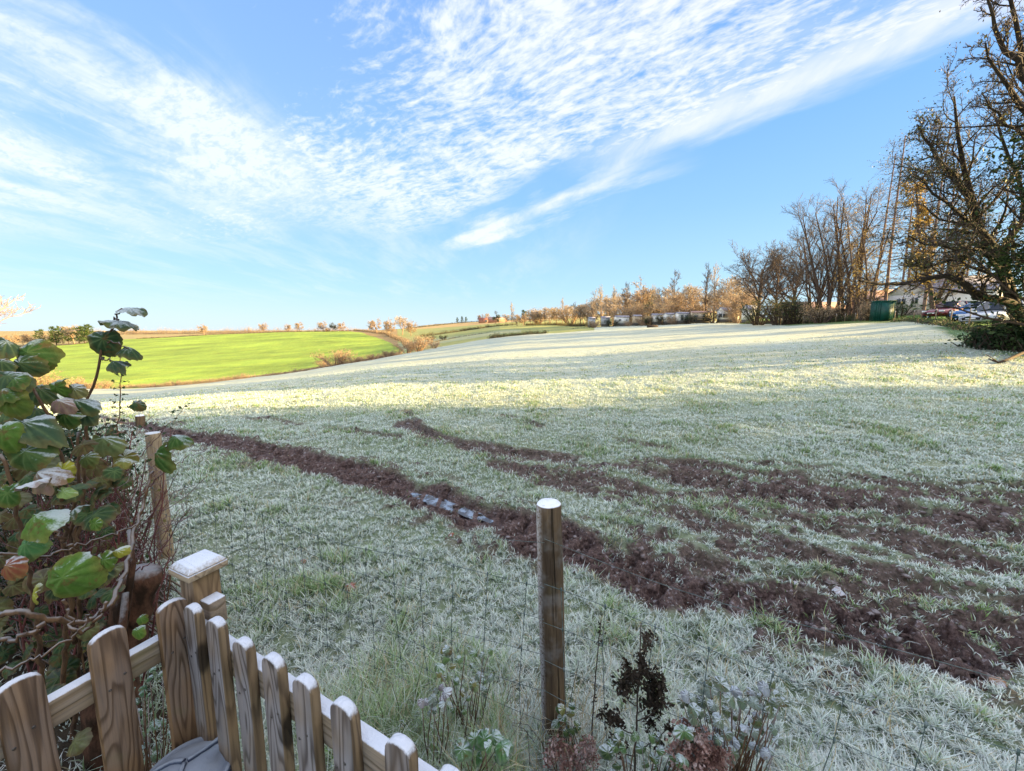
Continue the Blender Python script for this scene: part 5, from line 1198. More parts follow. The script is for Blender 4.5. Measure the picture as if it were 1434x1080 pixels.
def frosty_leaf(name, frost=.85, tr=.2):
    m, g = mat(name); a = g.n('ShaderNodeAttribute', attribute_name='col'); tc = g.n('ShaderNodeTexCoord', out=3)
    nz = g.xyz(g.n('ShaderNodeNewGeometry', out=1))[2]; bf = g.n('ShaderNodeNewGeometry', out=6)
    a = g.mix(g.m('MULTIPLY', g.sstep(g.noise(tc, 26.0, 4, .65), .56, .66), .75), a, (.13, .08, .03))
    c = g.mix(g.m('MULTIPLY', g.sstep(g.noise(tc, 60.0, 4), .4, .7), .5), a, g.mix(1.0, a, (.5, .55, .5), 'MULTIPLY'))
    sp = g.noise(tc, 220.0, 3); lo = g.noise(tc, 14.0, 3)
    f = g.m('MULTIPLY', g.sstep(g.m('ADD', nz, g.m('ADD', g.m('MULTIPLY', g.m('SUBTRACT', sp, .5), .6), g.m('MULTIPLY', g.m('SUBTRACT', lo, .5), 1.6))), .6, 1.1), frost)
    c = g.mix(f, c, (.62, .70, .76)); 
    p = g.n('ShaderNodeBsdfPrincipled', i={'Base Color': c, 'Roughness': .8, 'Specular IOR Level': .15, 'Normal': g.n('ShaderNodeBump', i={'Height': g.m('ADD', sp, lo), 'Strength': .35, 'Distance': .003})})
    t = g.n('ShaderNodeBsdfTranslucent', i={'Color': c}); g.n('ShaderNodeOutputMaterial', i={'Surface': g.n('ShaderNodeMixShader', i={0: tr, 1: p, 2: t})}); return m
M_leaf = frosty_leaf('frosted_leaf', .62); M_inner = frosty_leaf('sheltered_leaf', .05)
GREEN = (.045, .10, .022); GREEN2 = (.085, .17, .03); YEL = (.30, .30, .04); BRN = (.15, .085, .035); BLU = (.05, .09, .05); RED = (.22, .07, .04)
def leafset(lst, parent, name='leaves', m_=None):
    V = []; Q = []; C = []; o = 0
    for v, q, c in lst: V.append(v); Q.append(q + o); C.append(c); o += len(v)
    C = np.vstack(C); C = np.concatenate([C, np.ones((len(C), 1))], 1)
    return mesh_np(name, np.vstack(V), np.vstack(Q), None, m_ or M_leaf, parent, True, {'col': C})
rl = np.random.default_rng(44)
def PL(px, py, d, size_px, col=GREEN, nrm=None, dirv=None, **kw):
    c = at_depth(px, py, d); s = size_px / F * d * 1.0
    nrm = tuple(np.array(nrm) + rl.normal(0, .28, 3)) if nrm is not None else (rl.normal(0, .35) + .1, -.55 + rl.normal(0, .2), .8)
    dirv = dirv if dirv is not None else (rl.normal(0, .5), -.5, -.5)
    e = kw.pop('edge', tuple(np.array(col) * .6 + np.array((.20, .13, .04)) * .5))
    return leaf_geo(c, s, nrm, dirv, rl, col=col, edge=e, **kw)
root = empty('hazel_shrub', tuple(at_z(60, 1000, 0) * np.array([1, 1, 0])), 0, 'leafy shrub with big drooping frosted leaves over the left picket fence', 'shrub')
root.location = (-1.75, 1.45, 0); RL = np.array([-1.75, 1.45, 0.0])
L_ = []
DK = (.035, .07, .03)
for px, py, d, s, colr_, nm, dv in [
 (182, 431, 1.5, 44, BLU, (-.2, -.3, .9), (.9, -.2, -.35)), (166, 449, 1.48, 56, DK, (.1, -.6, .8), (.8, -.2, -.6)), (144, 474, 1.45, 52, DK, (.0, -.9, .35), (.1, -.2, -1)), (180, 487, 1.47, 40, DK, (.5, -.6, .6), (.8, -.1, -.7)),
 (158, 506, 1.46, 40, BLU, (0, -.5, .9), (.95, -.1, -.2)),
 (38, 494, 1.2, 66, GREEN, (.2, -.4, .9), (.9, -.3, -.3)), (10, 478, 1.2, 52, BLU, (.0, -.4, .9), (.8, -.3, -.2)), (27, 508, 1.18, 54, DK, (.1, -.7, .6), (1, -.2, -.2)), (2, 506, 1.15, 40, DK, (0, -.5, .8), (.5, -.5, -.6)),
 (10, 526, 1.12, 60, BLU, (0, -.5, .9), (.9, -.3, -.2)), (20, 530, 1.12, 44, GREEN, (.3, -.4, .8), (.7, -.3, -.6)), (3, 545, 1.1, 44, GREEN, (0, -.6, .8), (.5, -.5, -.4)),
 (12, 560, 1.1, 62, (.10, .15, .03), (.1, -.8, .5), (.3, -.3, -1)), (55, 545, 1.25, 62, DK, (0, -.4, .9), (1, -.2, -.05)), (78, 542, 1.26, 42, GREEN2, (.1, -.85, .5), (.2, -.3, -1)), (103, 544, 1.28, 38, (.12, .12, .05), (.4, -.7, .6), (.8, -.2, -.7)),
 (106, 561, 1.27, 56, DK, (.1, -.6, .7), (1, -.1, .1)), (84, 562, 1.24, 46, (.25, .16, .14), (0, -.4, .9), (1, -.2, 0)), (50, 572, 1.2, 60, BLU, (.1, -.4, .9), (.9, -.2, -.35)), (90, 580, 1.24, 50, GREEN, (0, -.7, .7), (.9, -.2, -.2)), (118, 578, 1.3, 44, BLU, (.1, -.6, .7), (.8, -.2, -.5)),
 (34, 592, 1.1, 88, BLU, (.1, -.2, 1), (1, -.2, -.15)), (4, 604, 1.05, 62, GREEN2, (.2, -.8, .5), (.5, -.3, -.8)), (35, 632, 1.08, 72, (.06, .11, .035), (.1, -.6, .75), (1, -.3, -.3)), (52, 662, 1.08, 62, (.2, .13, .11), (.1, -.4, .9), (.9, -.3, -.5)), (88, 658, 1.12, 44, YEL, (0, -.7, .7), (.2, -.4, -.8)),
 (145, 614, 1.4, 60, (.13, .17, .07), (.1, -.5, .8), (1, -.2, -.2)), (174, 640, 1.42, 48, (.16, .15, .04), (0, -.8, .6), (-.6, -.2, -.7)), (219, 634, 1.40, 60, GREEN, (-.3, -.75, .7), (.3, -.4, -.8)), (247, 612, 1.42, 44, GREEN, (.5, -.3, .9), (.9, -.2, -.5)),
 (45, 675, 1.0, 66, (.26, .2, .18), (.1, -.2, .9), (.8, -.3, -.6)), (10, 690, .98, 50, GREEN, (.4, -.8, .4), (.2, -.3, -1)), (50, 722, 1.0, 80, GREEN2, (.1, -.6, .75), (.9, -.3, -.35)), (36, 762, 1.0, 52, (.07, .18, .06), (.1, -.7, .65), (.6, -.3, -.8)), (88, 689, 1.08, 32, (.2, .3, .1), (0, -.6, .8), (.8, -.3, .3)),
 (105, 712, 1.1, 44, BLU, (.1, -.4, .9), (.5, -.5, -.6)), (132, 733, 1.15, 28, GREEN2, (.3, -.8, .4), (.5, -.2, -.9)), (87, 809, .98, 92, GREEN2, (.15, -.6, .8), (.75, -.3, -.6)), (46, 832, .99, 42, YEL, (-.4, -.7, .5), (-.7, -.2, -.8)), (145, 784, 1.12, 44, GREEN2, (.3, -.8, .5), (.3, -.2, -.9)), (164, 771, 1.14, 28, YEL, (.3, -.7, .5), (.6, -.2, .6)),
 (9, 792, .95, 46, RED, (.2, -.7, .6), (.6, -.3, -.7)), (172, 645, 1.35, 30, (.2, .2, .05), (0, -.6, .7), (.3, -.3, -.8)), (190, 565, 1.5, 26, DK, (.2, -.5, .8), (.9, 0, -.2)), (120, 640, 1.3, 34, (.1, .13, .04), (0, -.7, .7), (.5, -.3, -.8)),
 (192, 883, 1.05, 26, GREEN2, (.2, -.6, .8), (.5, -.3, -.8)), (197, 865, 1.1, 20, GREEN2, (.2, -.6, .8), (.5, -.3, -.8))]:
    L_.append(PL(px, py, d, s * .72, colr_, nm, dv, droop=rl.uniform(.2, .8), fold=rl.uniform(.1, .7), wave=rl.uniform(.08, .22), asp=rl.uniform(.7, 1.0)))
# inner foliage, deep in the shrub
Lin = []
for k in range(330):
    px = rl.uniform(-160, 175); py = rl.uniform(545, 1050) if px < 120 else rl.uniform(600, 1000)
    if px > 60 and py < 590: continue
    d = rl.uniform(1.2, 2.1)
    c_ = [DK, (.05, .09, .035), (.09, .07, .03), (.03, .05, .022), (.12, .12, .05)][rl.integers(0, 5)]
    p_ = at_depth(px, py, d)
    if p_[2] < .02: continue
    Lin.append(leaf_geo(p_, rl.uniform(.05, .095), (rl.normal(0, .5), -.5, .8), (rl.normal(), -.3, rl.normal() - .6), rl, col=c_, edge=(.12, .085, .04), fold=.3, droop=.3))
lv = leafset([(v - RL, q, c) for v, q, c in L_], root); leafset([(v - RL, q, c) for v, q, c in Lin], root, 'inner_leaves', M_inner)
M_stem = plain('shrub_stem', (.13, .075, .04), (.06, .037, .025), 14, .8, .4, .15, (4, 4, 1), frost=.22, dist=.004); M_red = plain('red_twig', (.17, .055, .05), (.09, .035, .035), 14, .6, .2, .3, frost=.3)
sb = MB()
def stem(pts, r0, r1, m_=sb, n=7, jit=.004, org=RL):
    P = np.array([at_depth(*p) for p in pts]) - org; s = np.concatenate([[0], np.cumsum(np.linalg.norm(np.diff(P, axis=0), axis=1))]); K = max(6, len(pts) * 5); q = np.linspace(0, s[-1], K)
    # smooth through the points
    X_ = np.stack([np.interp(q, s, P[:, i]) for i in range(3)], 1)
    for _ in range(3): X_[1:-1] = .25 * X_[:-2] + .5 * X_[1:-1] + .25 * X_[2:]
    X_[1:-1] += rl.normal(0, jit, (K - 2, 3)); m_.tube(X_, np.linspace(r0, r1, K), n)
stem([(166, 447, 1.48), (150, 462, 1.47), (140, 492, 1.46), (138, 520, 1.45), (124, 558, 1.45), (120, 600, 1.45), (118, 680, 1.45), (108, 760, 1.45), (112, 900, 1.5), (100, 1060, 1.5)], .0035, .010)
stem([(180, 487, 1.47), (163, 480, 1.46), (146, 476, 1.46)], .002, .003); stem([(158, 506, 1.46), (146, 503, 1.46), (139, 501, 1.46)], .002, .003); stem([(182, 431, 1.5), (168, 437, 1.48), (160, 448, 1.48)], .002, .003)
stem([(18, 488, 1.2), (30, 520, 1.2), (46, 542, 1.2), (66, 570, 1.2), (75, 600, 1.2), (83, 650, 1.2), (90, 740, 1.3), (105, 900, 1.4)], .003, .009)
stem([(0, 636, 1.05), (12, 652, 1.05), (16, 672, 1.05), (24, 714, 1.06), (40, 800, 1.1), (60, 960, 1.2)], .004, .007)
stem([(110, 605, 1.35), (110, 680, 1.33), (98, 750, 1.32), (104, 785, 1.3), (95, 880, 1.3), (80, 1000, 1.35)], .004, .009); stem([(160, 655, 1.35), (130, 695, 1.33), (108, 740, 1.32), (103, 765, 1.31)], .003, .006)
stem([(72, 738, 1.1), (85, 752, 1.1), (90, 764, 1.1), (104, 766, 1.12), (108, 788, 1.15)], .004, .006)
stem([(-40, 862, .95), (0, 860, .95), (34, 850, .95), (60, 868, .97), (90, 875, 1.0), (130, 874, 1.05), (152, 850, 1.1), (178, 790, 1.25), (195, 720, 1.4), (215, 660, 1.5)], .008, .005)
stem([(-30, 897, .93), (10, 898, .93), (45, 890, .95), (64, 872, .97)], .006, .006); stem([(88, 840, 1.0), (96, 862, 1.0), (104, 885, 1.0), (118, 886, 1.02), (136, 872, 1.05), (150, 842, 1.08)], .004, .005)
stem([(-20, 946, .9), (40, 925, .93), (80, 905, .97), (110, 886, 1.0), (126, 862, 1.02)], .0035, .0025)
stem([(0, 775, 1.0), (60, 782, 1.05), (120, 760, 1.15), (150, 752, 1.2), (190, 735, 1.3)], .004, .003)
sb.build('stems', M_stem, root, True)
# bare red-twigged shrub between leaves and post
rt = empty('red_twig_shrub', (-2.1, 2.2, 0), 0, 'bare shrub of thin upright red twigs in front of the left round post', 'shrub'); RO = np.array([-2.1, 2.2, 0])
rg = np.random.default_rng(9)
n = 46; PP = []
for k in range(n):
    px0 = rg.uniform(40, 195); px1 = px0 + rg.normal(10, 26); y1 = rg.uniform(600, 720); d = rg.uniform(1.6, 2.4)
    a = at_depth(px0, 940, d); a[2] = max(a[2], 0) * .3; b_ = at_depth(px1, y1, d); PP.append(np.linspace(a, b_, 7) + np.vstack([np.zeros(3), rg.normal(0, .02, (6, 3))]) - RO)
P_ = np.array(PP); Rr = np.tile(np.linspace(.0055, .0018, 7), (n, 1)); Lx = np.linalg.norm(P_[:, -1] - P_[:, 0], axis=1)
C1, R1, L1 = grow(P_, Rr, Lx, 9, .26, (38, 12), 5, .25, 1, .7, .12, .14, rg, .4, .3, minr=.0014)
C2, R2, L2 = grow(C1, R1, L1, 4, .5, (42, 12), 4, .2, 1, .8, .1, .18, rg, .5, .3, minr=.0011)
v, q = merge([tubes(P_, Rr, 5), tubes(C1, R1, 4), tubes(C2, R2, 3)]); mesh_np('twigs', v, q, None, M_red, rt, True)
wv, wq = leafquads(C2[rg.random(len(C2)) < .16][:, -1], 1, .010, rg, .01); mesh_np('withered_leaves', wv, wq, None, L_olive, rt)
# sprigs reaching right over the field
sp = MB(); 
for pts in ([(150, 700, 1.9), (180, 655, 1.9), (215, 620, 1.9), (240, 590, 1.9), (262, 567, 1.9)], [(190, 700, 1.8), (225, 665, 1.8), (262, 640, 1.8), (290, 628, 1.8)], [(200, 740, 1.8), (232, 690, 1.8), (250, 660, 1.8)], [(215, 850, 1.5), (235, 790, 1.5), (240, 740, 1.5)], [(190, 800, 1.5), (222, 780, 1.5), (236, 750, 1.5)], [(225, 900, 1.3), (233, 820, 1.3), (238, 780, 1.3)]):
    sp = MB(); stem(pts, .003, .001, sp, 5, .004, RO); sp.build('sprig', M_red, rt, True)
vv = []; 
for px, py in [(262, 567), (255, 571), (248, 575), (244, 582), (252, 566), (238, 588), (240, 578), (232, 598), (226, 604), (236, 602), (290, 628), (280, 632), (270, 634)]:
    vv.append(at_depth(px, py, 1.9) - RO)
vv = np.array(vv); vv = np.concatenate([vv[:10]]); a_, b_ = leafquads(vv, 3, .010, rg, .012); mesh_np('leaves', a_, b_, None, L_dark, rt)
# thin sapling with small leaves
sr = empty('sapling', (-1.9, 1.9, 0), 0, 'thin upright sapling with tiny paired leaves right of the tall leafy stem', 'sapling'); SO = np.array([-1.9, 1.9, 0]); m_ = MB()
stem([(170, 490, 1.9), (171, 520, 1.9), (167, 570, 1.9), (163, 610, 1.9), (155, 680, 1.9), (150, 800, 1.9), (148, 960, 1.9)], .0015, .006, m_, 6, .003, SO); 
lp_ = []
for py in range(492, 640, 9):
    for s in (-1, 1):
        w_ = rg.uniform(5, 13); cx = 170 - (py - 490) * .05; a = (cx, py, 1.9); b_ = (cx + s * w_, py - 3, 1.9); stem([a, b_], .0009, .0006, m_, 4, 0, SO); lp_ += [at_depth(cx + s * w_ * t_, py - 3 * t_, 1.9) - SO for t_ in (.6, 1.0)]
m_.build('stem', M_stem, sr, True); a_, b_ = leafquads(np.array(lp_), 2, .009, rg, .004); mesh_np('leaves', a_, b_, None, L_dark, sr)
# small-leaved hedge plant behind the leaves
hb = empty('privet_bush', (-2.3, 2.1, 0), 0, 'small leaved dark bush behind the big leaves, left of the red twigs', 'bush'); HO = np.array([-2.3, 2.1, 0])
cen = []
for k in range(1500):
    px = rg.uniform(-140, 185); py = rg.uniform(592 + max(0, (px - 100)) * .15, 960); d = rg.uniform(1.9, 2.7); p_ = at_depth(px, py, d)
    if p_[2] > .03: cen.append(p_ - HO)
cen = np.array(cen); a_, b_ = leafquads(cen, 14, .015, rg, .05); mesh_np('leaves', a_, b_, None, L_dark, hb)
st0 = np.stack([np.linspace(np.array([rg.normal(0, .2), rg.normal(0, .12), -.02]), c * np.array([1, 1, .98]), 5) + np.vstack([np.zeros(3), rg.normal(0, .03, (4, 3))]) for c in cen[:260]])
v, q = tubes(st0, np.tile(np.linspace(.006, .0015, 5), (260, 1)), 4); mesh_np('stems', v, q, None, M_stem, hb, True)
# rotten stump and trunk
sm = MB(); B0 = at_depth(168, 960, 1.5); 
tr_ = [at_depth(150, 1010, 1.45), at_depth(172, 900, 1.5), at_depth(190, 840, 1.52), at_depth(207, 796, 1.55)]; K = 12
tt_ = np.linspace(0, 3, K); Pq = np.stack([np.interp(tt_, range(4), [p[i] for p in tr_]) for i in range(3)], 1); Pq[0, 2] = 0
M_rot = plain('rotten_bark', (.11, .055, .035), (.03, .018, .012), 22, .9, 1.0, .1, (1, 1, .5), frost=.3, dist=.02)
sm.tube(Pq, np.linspace(.085, .055, K) * (1 + .12 * np.sin(np.arange(K) * 2.1)), 14)
for pts in ([(168, 900, 1.45), (178, 840, 1.42), (186, 790, 1.45), (180, 740, 1.5)], [(155, 980, 1.35), (170, 900, 1.35), (176, 830, 1.4)]):
    P = np.array([at_depth(*p) for p in pts]); sm.tube(P, [.018, .014, .010, .006][:len(P)], 8)
tag(sm.build('tree_stump', M_rot, None, True), 'dark rotten leaning stump behind the third wide picket', 'stump')
# domed cover low in front of the pickets
pc = at_z(266, 1120, .42); pr = empty('garden_bin', (pc[0], pc[1], 0), .3, 'bin with domed frosty blue-grey lid before the wide pickets, cut by the bottom edge', 'bin')
M_rub = plain('rubber_cover', (.05, .066, .105), (.03, .04, .07), 18, .7, .5, .3, (1, 1, 1), frost=.28, dist=.01)
R0 = .105; zc = .50
MB().lathe([(.075, 0), (.095, .25), (.10, zc - .02)], (0, 0, 0), 28).build('body', plain('bin_body', (.03, .035, .045), None, 8, .6), pr, True)
ld = MB(); ld.lathe([(R0 + .006, zc - .035), (R0 + .010, zc - .012), (R0, zc), (R0 * .93, zc + .012), (R0 * .90, zc + .006), (R0 * .7, zc + .026), (R0 * .35, zc + .04), (.001, zc + .043)], (0, 0, 0), 40)
lid = ld.build('lid', M_rub, pr, True)
rb = MB()
for a in (.5, 2.6, 4.6):
    rb.tube([(R0 * q * math.cos(a + .5 * q), R0 * q * math.sin(a + .5 * q), zc + .046 - .035 * q ** 2) for q in np.linspace(.05, .98, 9)], .007, 8)
rb.tube([(R0 * 1.0 * math.cos(t), R0 * 1.0 * math.sin(t), zc + .004) for t in np.linspace(0, 2 * PI, 40)], .008, 8, False)
rb.build('ridges', M_rub, lid, True)
# ---------------------------------------------------------------- weeds along the wire fence
def weed(name, label, cat, org): o = np.array(at_depth(*org)); o[2] = float(Zg(o[0], o[1])[0]); return empty(name, tuple(o), 0, label, cat), o
def blob(cs, n, rad, size, rg):
    C_ = np.concatenate([c + rg.normal(0, rad, (n, 3)) for c in cs]); return leafquads(C_, 1, size, rg, .002)
L_seed = leafm('seed_head', (.018, .014, .010), (.035, .026, .018), (.07, .05, .035), 12); L_brown = leafm('dried_flower', (.13, .06, .05), (.26, .15, .12), (.55, .46, .44), 14)
L_pale = leafm('frosted_small_leaf', (.20, .28, .18), (.40, .50, .42), (.62, .70, .68), 14)
rg = np.random.default_rng(77)
wd, O = weed('dock_stalk', 'single dark dead stalk with seed cluster just right of the middle post', 'weed', (828, 1010, 1.45)); m_ = MB()
stem([(842, 868, 1.5), (838, 900, 1.5), (833, 960, 1.47), (828, 1040, 1.45), (826, 1075, 1.42)], .0018, .0035, m_, 6, .001, O); m_.build('stem', T_dark, wd, True)
a_, b_ = blob([at_depth(x, y, 1.5) - O for x, y in ((841, 872), (843, 880), (840, 888), (842, 896), (838, 902), (831, 980), (834, 977))], 9, .006, .007, rg); mesh_np('seed_head', a_, b_, None, L_seed, wd)
wd, O = weed('dead_nettle', 'dark branching dead plant with knobbly seed heads, tallest weed at the bottom', 'weed', (892, 1120, 1.2)); m_ = MB(); T_ = 1.22
stem([(898, 872, T_ + .1), (896, 910, T_ + .05), (894, 970, T_), (890, 1040, T_), (889, 1100, T_), (889, 1180, T_)], .002, .005, m_, 6, .001, O); hs = []
for a, b_ in (((894, 960), (925, 945)), ((894, 975), (878, 935)), ((893, 990), (870, 965)), ((892, 1000), (915, 975)), ((891, 1030), (858, 1005)), ((891, 1010), (928, 985)), ((890, 1050), (935, 1020)), ((890, 1060), (860, 1040))):
    stem([(a[0], a[1], T_), ((a[0] + b_[0]) / 2, (a[1] + b_[1]) / 2 + 6, T_), (b_[0], b_[1], T_)], .0022, .0014, m_, 5, .001, O); hs += [b_, ((a[0] + 2 * b_[0]) / 3, (a[1] + 2 * b_[1]) / 3)]
m_.build('stem', T_dark, wd, True)
hs += [(896, 920), (895, 930), (897, 940), (893, 948), (905, 900), (910, 893), (905, 960), (915, 955), (920, 962), (912, 970), (880, 945), (876, 952), (872, 958), (885, 962), (908, 985), (915, 1000), (905, 1010), (852, 1008), (860, 1012), (848, 1000), (926, 970), (924, 955), (905, 940)]
a_, b_ = blob([at_depth(x + rg.normal(0, 3), y + rg.normal(0, 3), T_ + rg.normal(0, .02)) - O for x, y in hs for _ in (0, 1)], 26, .0105, .0085, rg); mesh_np('seed_heads', a_, b_, None, L_seed, wd)
def leafy(name, label, org, pts, size, cols, seed, stemm=True, pale=False, nz=.85):
    wd, O = weed(name, label, 'plant', org); rg = np.random.default_rng(seed); L2_ = []; m_ = MB(); base = np.array([0, 0, 0.])
    for (px, py, d) in pts:
        c = at_depth(px, py, d) - O; cl_ = cols[rg.integers(0, len(cols))]
        L2_.append(leaf_geo(c, size * rg.uniform(.6, 1.25), (rg.normal(0, .45), -.5 + rg.normal(0, .3), nz), (rg.normal(), -.4, rg.normal(0, .4) - .2), rg, col=cl_, edge=tuple(np.array(cl_) * .5 + .12), fold=.35, droop=.4, wave=.15, asp=.8))
        if stemm and rg.random() < .7: b0 = np.array([rg.normal(0, .03), rg.normal(0, .03), 0]); m_.tube([b0, (b0 + c) / 2 + rg.normal(0, .015, 3) + [0, 0, .01], c], [.0025, .002, .0014], 5)
    leafset(L2_, wd)
    if m_.n: m_.build('stems', M_stem, wd, True)
    return wd, O
R2 = lambda x0, x1, y0, y1, d0, d1, n, seed: [(q[0], q[1], q[2]) for q in np.random.default_rng(seed).uniform((x0, y0, d0), (x1, y1, d1), (n, 3))]
FR = (.24, .29, .25); FR2 = (.14, .19, .13)
leafy('frosted_nettle', 'clump of frost whitened leaves behind the netting, right of the dead plant', (1030, 1060, 1.15), R2(955, 1095, 955, 1060, 1.05, 1.25, 95, 1), .036, [FR, FR2, (.12, .15, .10), (.28, .30, .34), (.09, .11, .05)], 1)
leafy('bramble_plant', 'green and frosted leafy weed at the left of the middle post', (655, 1010, 1.5), R2(612, 690, 905, 1000, 1.4, 1.65, 40, 2), .038, [(.12, .20, .07), (.20, .26, .12), FR2, (.25, .24, .08)], 2)
leafy('dock_plant', 'low plant with broad green leaves at the bottom edge left of the post', (662, 1070, 1.25), R2(640, 705, 1030, 1080, 1.15, 1.3, 12, 3), .06, [(.09, .20, .07), (.12, .22, .10)], 3)
leafy('bramble_plant', 'small frosted leaf cluster just above the rail of the narrow picket fence', (608, 990, 1.35), R2(588, 625, 955, 1000, 1.3, 1.4, 12, 4), .035, [FR, FR2, (.3, .27, .3)], 4)
leafy('ivy', 'green ivy leaves clinging round the foot of the middle post', (795, 1040, 1.42), R2(770, 815, 990, 1060, 1.36, 1.42, 26, 5), .034, [(.12, .18, .05), (.2, .2, .06), (.07, .12, .04)], 5)
leafy('weed_clump', 'dark green weeds below the dead plant at the bottom edge', (905, 1120, 1.12), R2(850, 985, 1020, 1110, 1.0, 1.15, 60, 6), .036, [(.07, .14, .05), (.10, .17, .06), (.04, .07, .03)], 6)
leafy('weed_clump', 'green ferny weeds between the second and third wide pickets', (190, 1010, 1.2), R2(150, 255, 930, 1060, 1.15, 1.45, 60, 7), .030, [(.06, .14, .07), (.10, .18, .09), (.16, .24, .14)], 7)
def flowerhead(label, org, blobs, seed, rr_=.016, ss=.0085, n=150):
    wd, O = weed('dried_flower_head', label, 'plant', org); rg = np.random.default_rng(seed)
    a_, b_ = blob([at_depth(*b) - O for b in blobs], n, rr_, ss, rg); mesh_np('petals', a_, b_, None, L_brown, wd); m_ = MB()
    for b in blobs[::2]: m_.tube([(rg.normal(0, .01), rg.normal(0, .01), 0), (at_depth(*b) - O) * .5 + rg.normal(0, .01, 3), at_depth(*b) - O], [.003, .0025, .002], 5)
    m_.build('stems', M_stem, wd, True)
flowerhead('frosted reddish brown dried flower head at the bottom, right of the dead plant', (985, 1150, 1.05), [(960, 1022, 1.08), (970, 1030, 1.06), (985, 1045, 1.05), (1000, 1055, 1.05), (978, 1058, 1.04), (992, 1070, 1.04), (968, 1068, 1.04), (1008, 1062, 1.06), (985, 1085, 1.03), (950, 1050, 1.05)], 11)
flowerhead('dried brown flower heads at the foot of the middle post', (795, 1090, 1.3), [(775, 1045, 1.3), (788, 1050, 1.3), (770, 1062, 1.28), (800, 1060, 1.3), (815, 1052, 1.3), (828, 1060, 1.3), (790, 1072, 1.27), (812, 1072, 1.28), (825, 1042, 1.32)], 12, .014, .008, 110)
# pale straw stems round the post and weeds
def straws(name, label, x0, x1, y0, y1, d0, d1, n, L, seed, m_, thick=.0012, cat='dry grass'):
    rg = np.random.default_rng(seed); c = np.array([at_depth(rg.uniform(x0, x1), rg.uniform(y0, y1), rg.uniform(d0, d1)) for _ in range(n)]); c[:, 2] = Zb(c[:, 0], c[:, 1])
    d = rg.normal(0, .35, (n, 3)); d[:, 2] = 1; d = unit(d); l = rg.uniform(.5, 1.2, n)[:, None] * L; g_ = np.array([0, 0, -1.]) * .18 * l
    side = unit(rg.normal(size=(n, 3)) * [1, 1, 0]) * l * .25
    P = np.stack([c, c + d * l * .4, c + d * l * .75 + side * .4, c + d * l + side + g_], 1); v, q = tubes(P, np.tile([thick * 1.3, thick, thick * .8, thick * .4], (n, 1)), 3)
    return tag(mesh_np(name, v, q, None, m_, None, True), label, cat, None, 'stuff')
M_straw = plain('straw', (.52, .42, .22), (.36, .28, .14), 6, .7, frost=.5); M_long = plain('long_grass', (.20, .30, .12), (.42, .50, .38), 9, .7, frost=.7)
straws('dry_grass', 'pale dry grass stems round the foot of the middle post', 700, 830, 1020, 1075, 1.3, 1.6, 130, .32, 1, M_straw)
straws('dry_grass', 'scattered pale dry stems among the frosted grass by the netting', 500, 1300, 900, 1060, 1.1, 1.9, 170, .22, 2, M_straw)
straws('long_grass', 'long drooping frosted grass along the back of the narrow picket fence', 330, 640, 930, 1060, 1.2, 1.6, 900, .20, 3, M_long, .0016)
straws('long_grass', 'long frosted grass behind the wide pickets and the stump', 170, 330, 850, 1060, 1.15, 1.8, 420, .20, 4, M_long, .0015)
straws('long_grass', 'long frosted grass round the weeds by the netting', 640, 1150, 1000, 1080, 1.0, 1.5, 900, .17, 5, M_long, .0015)
straws('dark_stems', 'thin dark dead stems standing between the post and the pickets', 520, 800, 960, 1060, 1.25, 1.6, 26, .34, 6, T_dark, .0014)
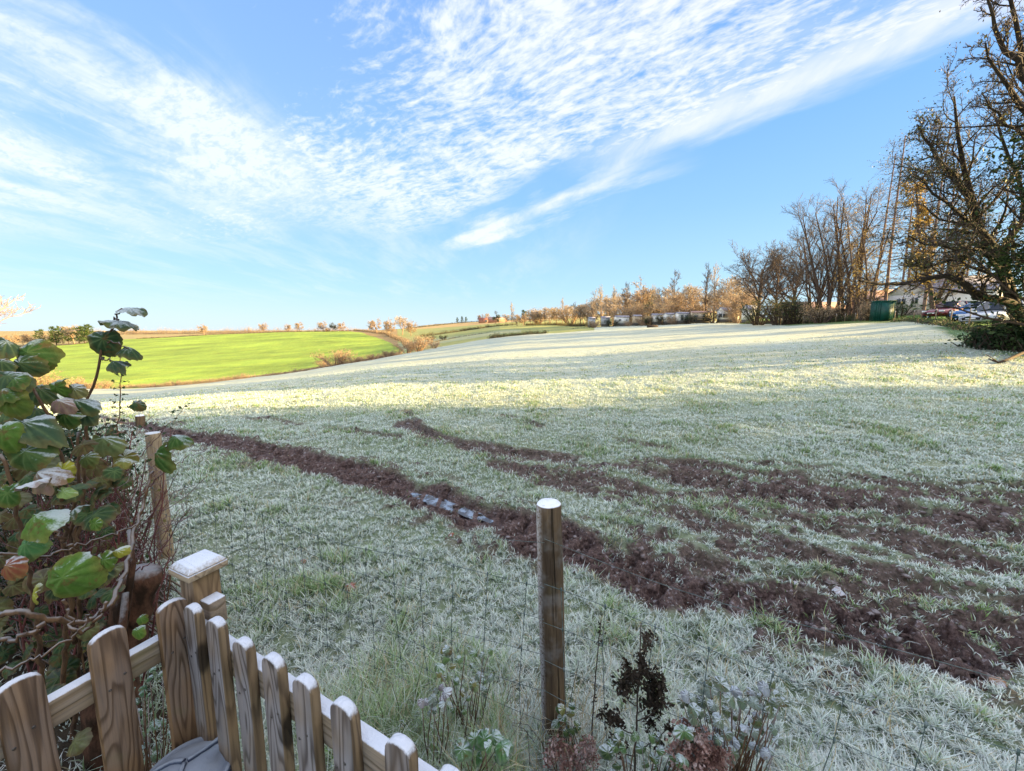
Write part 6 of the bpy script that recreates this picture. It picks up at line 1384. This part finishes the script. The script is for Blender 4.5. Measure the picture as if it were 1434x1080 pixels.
# fallen leaves
GL = 'fallen leaves on the frosted grass'
for px, py, s, c_, lb in [(493, 833, .07, (.42, .13, .07), 'reddish curled fallen leaf, largest on the grass left of the post'), (470, 812, .045, (.45, .38, .34), 'pale frosted fallen leaf beside the reddish one'),
  (632, 755, .05, (.30, .10, .04), 'small rust leaf on the grass below the puddle'), (1400, 965, .06, (.38, .20, .12), 'tan curled leaf on the grass at lower right'), (805, 806, .035, (.12, .07, .05), 'small dark leaf right of the middle post'),
  (425, 790, .04, (.3, .16, .1), 'brown leaf in the grass above the reddish leaf'), (860, 905, .03, (.28, .10, .06), 'tiny red leaf in the grass right of the post'), (1120, 820, .07, (.55, .50, .50), 'pale frosted leaf lying on the churned mud'), (1178, 828, .07, (.46, .38, .38), 'second pale leaf on the mud, right of the first')]:
    p = ground_at(px, py); z = float(Zg(p[0], p[1])[0]) + .035; m_ = leaf_geo((0, 0, 0), s, (rl.normal(0, .3), -.3, 1), (rl.normal(), rl.normal(), .1), rl, col=c_, edge=tuple(np.array(c_) * .7 + .1), fold=.3, droop=.4, wave=.25)
    C = np.concatenate([m_[2], np.ones((len(m_[2]), 1))], 1); o = mesh_np('fallen_leaf', m_[0], m_[1], None, M_leaf, None, True, {'col': C}); o.location = (p[0], p[1], z); tag(o, lb, 'leaf', GL)
# puddle in the main rut
pw = np.array([[p[0], p[1]] for p in PUD]); V = []; Q = []; tpp = np.linspace(0, 1, 15); cp_ = np.stack([np.interp(tpp, np.linspace(0, 1, len(pw)), pw[:, i]) for i in (0, 1)], 1)
d = pw[-1] - pw[0]; d /= np.hypot(*d); nn = np.array([-d[1], d[0]])
for k, (p, t_) in enumerate(zip(cp_, tpp)):
    w_ = .095 * math.sin(PI * min(max(t_, .03), .97)) ** .5 * (1 + .25 * math.sin(k * 2.3))
    for s in (-1, -.33, .33, 1): q = p + nn * w_ * s; V.append((q[0], q[1], float(Zb(p[0], p[1])) - .070))
Q = [(k * 4 + i, k * 4 + i + 1, (k + 1) * 4 + i + 1, (k + 1) * 4 + i) for k in range(14) for i in range(3)]
m, g = mat('puddle_water'); tc = g.n('ShaderNodeTexCoord', out=3); ice = g.sstep(g.noise(tc, 11.0, 4, .6), .47, .58); finish(g, g.mix(ice, (.035, .025, .02), (.20, .245, .31)), .10, g.n('ShaderNodeBump', i={'Height': g.noise(tc, 14.0, 2), 'Strength': .08, 'Distance': .01}), .9)
tag(mesh_np('puddle', V, Q, None, m), kind='structure')
